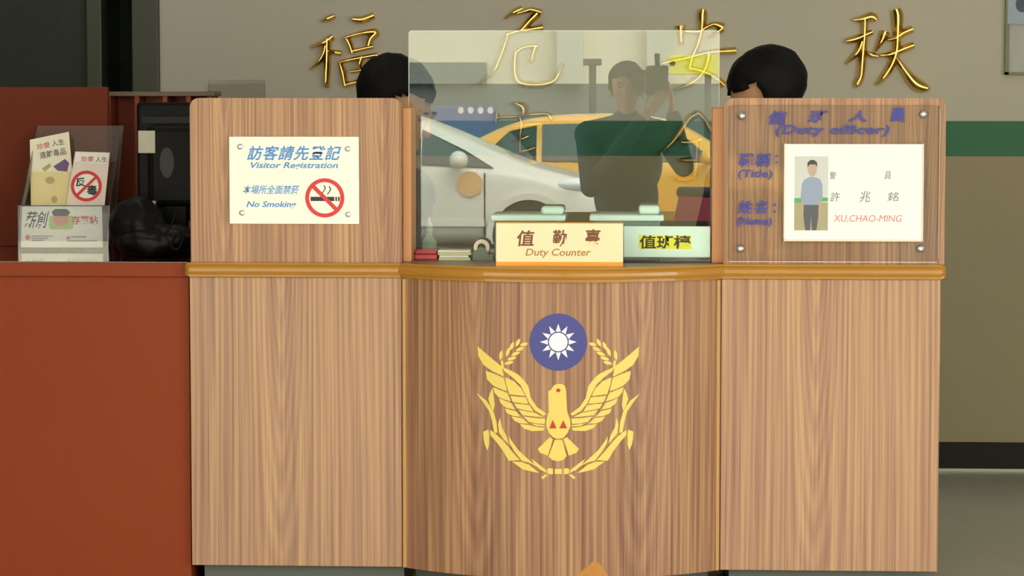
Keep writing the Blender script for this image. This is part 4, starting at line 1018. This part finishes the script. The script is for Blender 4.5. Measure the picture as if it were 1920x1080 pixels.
# their chairs
def office_chair(loc, rz, label):
    t = thing('office_chair', label, 'chair', loc, rz, 'office chairs behind the counter')
    obj('seat', box(B(), -0.23, 0.23, -0.22, 0.24, 0.40, 0.455, 0.025, 3), m_blackv, t, local=True)
    obj('backrest', box(B(), -0.20, 0.20, 0.215, 0.265, 0.56, 0.96, 0.022, 3), m_blackv, t, local=True)
    obj('back_bar', box(box(B(), -0.025, 0.025, 0.235, 0.255, 0.38, 0.60), -0.025, 0.025, 0.0, 0.255, 0.375, 0.40), m_blackp, t, local=True)
    obj('column', cone(B(), (0, 0, 0.10), (0, 0, 0.40), 0.028, 0.024, 16), m_dsteel, t, local=True)
    for k in range(5):
        an = math.radians(72 * k + 90); c_, s_ = math.cos(an), math.sin(an)
        lg = obj('base_leg', tube(B(), [(0, 0, 0.10), (c_ * 0.15, s_ * 0.15, 0.09), (c_ * 0.24, s_ * 0.24, 0.065)], [0.022, 0.018, 0.014]), m_blackp, t, local=True)
        obj('caster', cone(B(), (c_ * 0.24 - s_ * 0.014, s_ * 0.24 + c_ * 0.014, 0.028), (c_ * 0.24 + s_ * 0.014, s_ * 0.24 - c_ * 0.014, 0.028), 0.027, 0.027, 16), m_blackp, lg, local=True)
    return t
def chair_at(loc, rz):
    q = Matrix.Rotation(rz, 3, 'Z') @ Vector((0, 0.02, 0)); return Vector((loc.x + q.x, loc.y + q.y, 0))
office_chair(chair_at(locR, rzR), rzR, 'black office chair under the person behind the right counter unit')
office_chair(chair_at(locL, rzL), rzL, 'black office chair under the person behind the left counter unit')

# camera operator standing on the forecourt, seen in the glass
OX, OY = -0.15, -6.86
g = {'head': (0, -0.02, 1.635), 'neck': (0, 0.0, 1.475), 'chest': (0, 0.01, 1.26), 'pelvis': (0, 0.02, 0.95), 'ground': 0.0}
for s, k in ((-1, 'R'), (1, 'L')):
    g['sh' + k] = (s * 0.19, 0.0, 1.41); g['hi' + k] = (s * 0.09, 0.02, 0.90); g['kn' + k] = (s * 0.12, -0.01, 0.50); g['an' + k] = (s * 0.13, 0.03, 0.10); g['to' + k] = (s * 0.15, -0.12, 0.042)
g['elR'] = (-0.28, -0.17, 1.26); g['wrR'] = (-0.225, -0.12, 1.525)
g['elL'] = (0.17, -0.20, 1.16); g['wrL'] = (-0.10, -0.235, 1.515)
OP = person('person in a blue shirt filming outside, reflected in the counter glass', (OX, OY, STEP), math.pi, g, 0, 0.0, m_bluecloth, m_darkcloth, {'R': ((0.05, -0.35, 0.9), (-0.95, 0, 0.1), 0.35), 'L': ((-0.6, 0.1, 0.75), (0.7, -0.3, -0.6), 0.45)})
VC = thing('video_camera', 'black video camera on the shoulder of the person filming', 'video camera', (0.02, -6.80, 1.12))
obj('camera_body', box(B(), -0.055, 0.055, -7.02, -6.74, 1.155, 1.30, 0.012), m_blackp, VC)
lb = B(); lathe(lb, [(0.042, 0), (0.042, 0.10), (0.05, 0.11), (0.05, 0.15)], (0, 0, 0), 24)
bmesh.ops.transform(lb, matrix=Matrix.Translation((0, -6.75, 1.23)) @ Matrix.Rotation(math.radians(-90), 4, 'X'), verts=lb.verts[:])
obj('lens', lb, m_dgrey, VC)
obj('top_handle', box(box(box(B(), -0.014, 0.014, -6.98, -6.76, 1.335, 1.36, 0.006), -0.012, 0.012, -6.98, -6.95, 1.295, 1.34), -0.012, 0.012, -6.79, -6.76, 1.295, 1.34), m_blackp, VC)
obj('viewfinder', box(B(), -0.10, -0.05, -6.83, -6.76, 1.24, 1.28, 0.008), m_blackp, VC)
obj('microphone', cone(B(), (0.075, -6.86, 1.31), (0.075, -6.64, 1.31), 0.014, 0.014, 14), m_dgrey, VC)

# ------------------------------------------------------------------ the street
def car_thing(name, label, loc, st, body, wheels, cols, wins, badge=None, extras=True):
    """st: stations (x, zlow, zbelt, ztop, wbelt, wtop) front to rear; x forward along +x"""
    t = thing(name, label, 'car', loc)
    bm = B(); rings = []
    for x, zl, zb_, zt_, wb_, wt_ in st:
        half = [(0, zl), (wb_ * 0.85, zl), (wb_, zl + 0.16), (wb_ * 1.01, (zl + zb_) / 2), (wb_, zb_ - 0.08), (wb_ * 0.965, zb_), (wt_ + (wb_ * 0.965 - wt_) * 0.12, zb_ + (zt_ - zb_) * 0.85), (wt_ * 0.82, zt_ - 0.005), (0, zt_)]
        full = half + [(-y, z) for y, z in half[-2:0:-1]]
        rings.append([bm.verts.new((x, y, z)) for y, z in full])
    n_ = len(rings[0])
    for a_, b_ in zip(rings, rings[1:]):
        for k in range(n_): bm.faces.new((a_[k], a_[(k + 1) % n_], b_[(k + 1) % n_], b_[k]))
    bm.faces.new(rings[0][::-1]); bm.faces.new(rings[-1])
    o = obj('car_body', bm, body, t, local=True, smooth=True)
    ss = o.modifiers.new('s', 'SUBSURF'); ss.levels = 2; ss.render_levels = 2; evaluated(o)
    def at_x(x):
        for a_, b_ in zip(st, st[1:]):
            if a_[0] >= x >= b_[0]:
                f = (a_[0] - x) / (a_[0] - b_[0]); return [p + (q - p) * f for p, q in zip(a_, b_)]
        return st[-1]
    def side_y(x, z):
        s_ = at_x(x); zb_, zt_, wb_, wt_ = s_[2], s_[3], s_[4], s_[5]
        f = max(0, min(1, (z - zb_) / max(0.05, zt_ - zb_)))
        return wb_ * 0.985 + (wt_ - wb_ * 0.985) * f
    for sgn in (1, -1):
        for wn_ in wins:
            wb2 = B(); F_ = [wb2.verts.new((x, sgn * (side_y(x, z) + 0.006), z)) for x, z in wn_]; K_ = [wb2.verts.new((x, sgn * (side_y(x, z) - 0.03), z)) for x, z in wn_]
            wb2.faces.new(F_); wb2.faces.new(K_[::-1])
            for i in range(len(wn_)): wb2.faces.new((F_[i], K_[i], K_[(i + 1) % len(wn_)], F_[(i + 1) % len(wn_)]))
            obj('side_window', wb2, m_carglass, t, local=True)
        for wx in wheels:
            wy = 0.80
            wh = obj('wheel', lathe_y(0.30, 0.20, (wx, sgn * wy, 0.30)), m_tyre, t, local=True)
            obj('hubcap', lathe_y(0.19, 0.215, (wx, sgn * wy, 0.30)), m_hub, wh, local=True)
            ab = B(); ring(ab, wx, 0.31, 0.345, 0.405, sgn * 0.80, sgn * 0.925, 36)
            for v in ab.verts: v.co.z = max(v.co.z, 0.24)
            obj('wheel_arch', ab, body, t, local=True)
            obj('arch_liner', lathe_y(0.345, 0.10, (wx, sgn * 0.84, 0.315)), m_tyre, t, local=True)
    if extras:
        for sgn in (1, -1):
            mx_, mz_ = cols['mirror']
            obj('door_mirror', ball(B(), Vector((mx_, sgn * (0.98), mz_)), (0.09, 0.11, 0.085), u=18, v=12), body, t, local=True, smooth=True)
            hx_, hz_ = cols['lamp']
            obj('headlight', ball(B(), Vector((hx_, sgn * 0.77, hz_)), (0.18, 0.12, 0.06), u=18, v=12), m_lamp, t, local=True, smooth=True)
            for dx_ in cols['seams']:
                db = box(B(), dx_ - 0.006, dx_ + 0.006, 0, 1, 0.3, cols['seamtop'])
                for v in db.verts: v.co.y = sgn * (side_y(dx_, v.co.z) * 1.02 + (0.004 if v.co.y > 0.5 else -0.04))
                obj('door_seam', db, m_dgrey, t, local=True)
            sb_ = box(B(), cols['seams'][-1], cols['seams'][0], 0, 1, 0.40, 0.46, 0)
            for v in sb_.verts: v.co.y = sgn * (0.875 + (0.012 if v.co.y > 0.5 else -0.04))
            obj('side_moulding', sb_, body, t, local=True)
    if badge:
        bb = prism(B(), disc_pts(badge[0], badge[1], 0.12, 28), 0, 1)
        for v in bb.verts: v.co.y = side_y(v.co.x, v.co.z) * 1.01 + (0.03 if v.co.y > 0.5 else -0.03)
        obj('door_badge', bb, m_badge, t, local=True, label='round gold badge on the front door')
    return t
def lathe_y(r, wdt, c):
    b_ = B(); lathe(b_, [(r * 0.93, -wdt / 2), (r, -wdt * 0.35), (r, wdt * 0.35), (r * 0.93, wdt / 2)], (0, 0, 0), 32)
    bmesh.ops.transform(b_, matrix=Matrix.Translation(c) @ Matrix.Rotation(math.radians(90), 4, 'X'), verts=b_.verts[:]); return b_

CARY = 19.3
p = street(992, 448, CARY)
silver = [(0.86, 0.30, 0.52, 0.60, 0.50, 0.40), (0.80, 0.22, 0.60, 0.70, 0.70, 0.58), (0.60, 0.20, 0.72, 0.82, 0.82, 0.70), (0.25, 0.20, 0.84, 0.915, 0.86, 0.74), (0.02, 0.20, 0.89, 0.965, 0.87, 0.74),
          (-0.25, 0.20, 0.93, 1.08, 0.87, 0.70), (-0.65, 0.20, 0.96, 1.26, 0.87, 0.66), (-1.06, 0.20, 0.98, 1.43, 0.87, 0.63), (-1.5, 0.20, 0.98, 1.53, 0.87, 0.62), (-2.1, 0.20, 0.99, 1.55, 0.87, 0.61),
          (-2.7, 0.20, 1.0, 1.50, 0.86, 0.60), (-3.05, 0.24, 1.0, 1.38, 0.84, 0.58), (-3.3, 0.26, 0.92, 1.05, 0.80, 0.60), (-3.38, 0.32, 0.7, 0.8, 0.7, 0.5)]
car_thing('car', 'silver car parked in the street, reflected in the left of the counter glass', (p.x, -CARY - 0.87, ROAD), silver, m_silver, (0.0, -2.55),
          {'mirror': (-0.66, 1.03), 'lamp': (0.42, 0.80), 'seams': (-0.42, -1.55, -2.5), 'seamtop': 0.9},
          [[(-0.34, 0.955), (-0.62, 1.12), (-1.02, 1.31), (-1.02, 0.985)], [(-1.09, 0.985), (-1.09, 1.335), (-1.5, 1.41), (-1.75, 1.42), (-1.75, 0.995)], [(-1.85, 0.995), (-1.85, 1.42), (-2.5, 1.40), (-2.62, 1.0)]], badge=(-0.56, 0.80))
TY = 22.4
p = street(1425, 448, TY)
sedan = [(0.88, 0.30, 0.48, 0.56, 0.55, 0.45), (0.80, 0.22, 0.58, 0.68, 0.72, 0.6), (0.5, 0.20, 0.72, 0.81, 0.83, 0.72), (0.0, 0.20, 0.80, 0.88, 0.85, 0.74), (-0.25, 0.20, 0.86, 0.95, 0.86, 0.72), (-0.5, 0.20, 0.90, 1.12, 0.86, 0.66), (-0.85, 0.20, 0.92, 1.34, 0.86, 0.60),
         (-1.25, 0.20, 0.92, 1.42, 0.86, 0.58), (-2.0, 0.20, 0.93, 1.43, 0.86, 0.58), (-2.6, 0.20, 0.94, 1.36, 0.86, 0.59), (-3.0, 0.20, 0.95, 1.16, 0.85, 0.62), (-3.3, 0.22, 0.94, 1.01, 0.84, 0.68), (-3.75, 0.26, 0.88, 0.96, 0.78, 0.62), (-3.85, 0.34, 0.7, 0.8, 0.7, 0.55)]
car_thing('taxi', 'yellow taxi passing in the street behind the silver car, reflected in the counter glass', (p.x, -TY - 0.86, ROAD), sedan, m_taxi, (0.0, -2.65),
          {'mirror': (-0.55, 0.97), 'lamp': (0.62, 0.62), 'seams': (-0.35, -1.5, -2.4), 'seamtop': 0.85},
          [[(-0.48, 0.925), (-0.86, 1.24), (-1.45, 1.325), (-1.45, 0.925)], [(-1.53, 0.925), (-1.53, 1.33), (-2.3, 1.31), (-2.3, 0.93)], [(-2.36, 0.93), (-2.36, 1.30), (-2.65, 1.24), (-2.95, 0.96)]])
# scooter behind the operator's elbow
p = street(1316, 400, 15.0)
p.x += 0.14
SC = thing('scooter', 'dark red scooter parked at the kerb, reflected at the right edge of the glass', 'scooter', (p.x + 0.3, -15.0, STEP))
x0 = p.x + 0.3
obj('scooter_body', prism(B(), [(x0 - 0.62, STEP + 0.78), (x0 - 0.05, STEP + 0.74), (x0 + 0.02, STEP + 0.36), (x0 + 0.36, STEP + 0.34), (x0 + 0.44, STEP + 0.92), (x0 + 0.52, STEP + 0.95), (x0 + 0.56, STEP + 0.6), (x0 + 0.46, STEP + 0.25), (x0 - 0.35, STEP + 0.25), (x0 - 0.66, STEP + 0.6)], -15.15, -14.85), m_scoot, SC)
obj('seat', box(B(), x0 - 0.64, x0 - 0.02, -15.13, -14.87, STEP + 0.76, STEP + 0.84, 0.03, 3), m_blackv, SC)
for wx in (-0.55, 0.62):
    wh = obj('wheel', lathe_y(0.23, 0.10, (x0 + wx, -15.0, STEP + 0.23)), m_tyre, SC); obj('hub', lathe_y(0.11, 0.11, (x0 + wx, -15.0, STEP + 0.23)), m_hub, wh)
obj('handlebar', tube(B(), [(x0 + 0.34, -15.33, STEP + 1.0), (x0 + 0.46, -15.15, STEP + 1.03), (x0 + 0.48, -15.0, STEP + 0.98), (x0 + 0.46, -14.85, STEP + 1.03), (x0 + 0.34, -14.67, STEP + 1.0)], 0.017), m_dsteel, SC)
obj('fork', tube(B(), [(x0 + 0.48, -15.0, STEP + 0.95), (x0 + 0.62, -15.0, STEP + 0.23)], 0.028), m_dsteel, SC)
for s in (-1, 1):
    obj('mirror', ball(tube(B(), [(x0 + 0.42, -15.0 + s * 0.2, STEP + 1.02), (x0 + 0.42, -15.0 + s * 0.26, STEP + 1.2)], 0.006), Vector((x0 + 0.42, -15.0 + s * 0.27, STEP + 1.25)), (0.02, 0.06, 0.045)), m_dsteel, SC)

# building across the street
BYR = 30.0
zsp = street(1000, 157, BYR).z
bw = struct('wall_opposite', box(B(), -26, 22, -BYR - 1.0, -BYR, zsp, 9.0), m_bldg)
struct('lower_wall', box(B(), -26, 22, -BYR - 1.0, -BYR, ROAD, zsp), m_bldglo, bw)
q0, q1 = street(760, 117, BYR), street(913, 157, BYR)
struct('dark_panel', box(B(), q0.x - 3.0, q1.x, -BYR, -BYR + 0.12, q1.z, q0.z), M('panel_grey', (124, 130, 118), 0.8), bw)
for px in (1045, 1213):
    q = street(px, 100, BYR).x
    struct('pilaster', box(B(), q, q + 0.35, -BYR, -BYR + 0.25, zsp, 9.0), M('pilaster_grey', (196, 194, 172), 0.8), bw)
# sign boards and lamp in the street
a, b = street(1255, 104, 26.0), street(1400, 140, 26.0)
YS = thing('shop_sign', 'plain yellow sign board on a post across the street, reflected near the right officer', 'sign', ((a.x + b.x) / 2, -26.0, ROAD))
obj('board', box(B(), a.x, b.x, -26.03, -25.97, b.z, a.z, 0.01), m_ysign, YS); obj('post', cone(B(), ((a.x + b.x) / 2, -26.0, ROAD), ((a.x + b.x) / 2, -26.0, b.z), 0.04, 0.04), m_dsteel, YS)
a, b = street(815, 199, 26.0), street(932, 226, 26.0)
BB = thing('banner', 'blue banner board with four pale marks, reflected above the silver car', 'banner', ((a.x + b.x) / 2, -26.0, ROAD))
obj('board', box(B(), a.x, b.x, -26.03, -25.97, b.z - 0.25, a.z, 0.01), m_blueban, BB)
for k in range(2):
    xx = a.x + 0.05 + k * (b.x - a.x - 0.1); obj('leg', cone(B(), (xx, -26.05, ROAD), (xx, -26.05, b.z), 0.025, 0.025), m_dsteel, BB)
for k in range(4):
    q = street(864 + 18.5 * k, 207, 25.97); obj('pale_mark', prism(B(), disc_pts(q.x, q.z, 0.04, 16, 0.035), -25.972, -25.965), m_pleaf, BB)
a = street(1111, 110, 25.0)
LP = thing('bollard_lamp', 'dark post lamp with a flat head across the street, reflected in mid glass', 'lamp', (a.x, -25.0, ROAD))
obj('post', cone(B(), (a.x, -25.0, ROAD), (a.x, -25.0, a.z - 0.05), 0.042, 0.042), m_dsteel, LP); obj('head', box(B(), a.x - 0.105, a.x + 0.105, -25.1, -24.9, a.z - 0.08, a.z, 0.01), m_dsteel, LP)
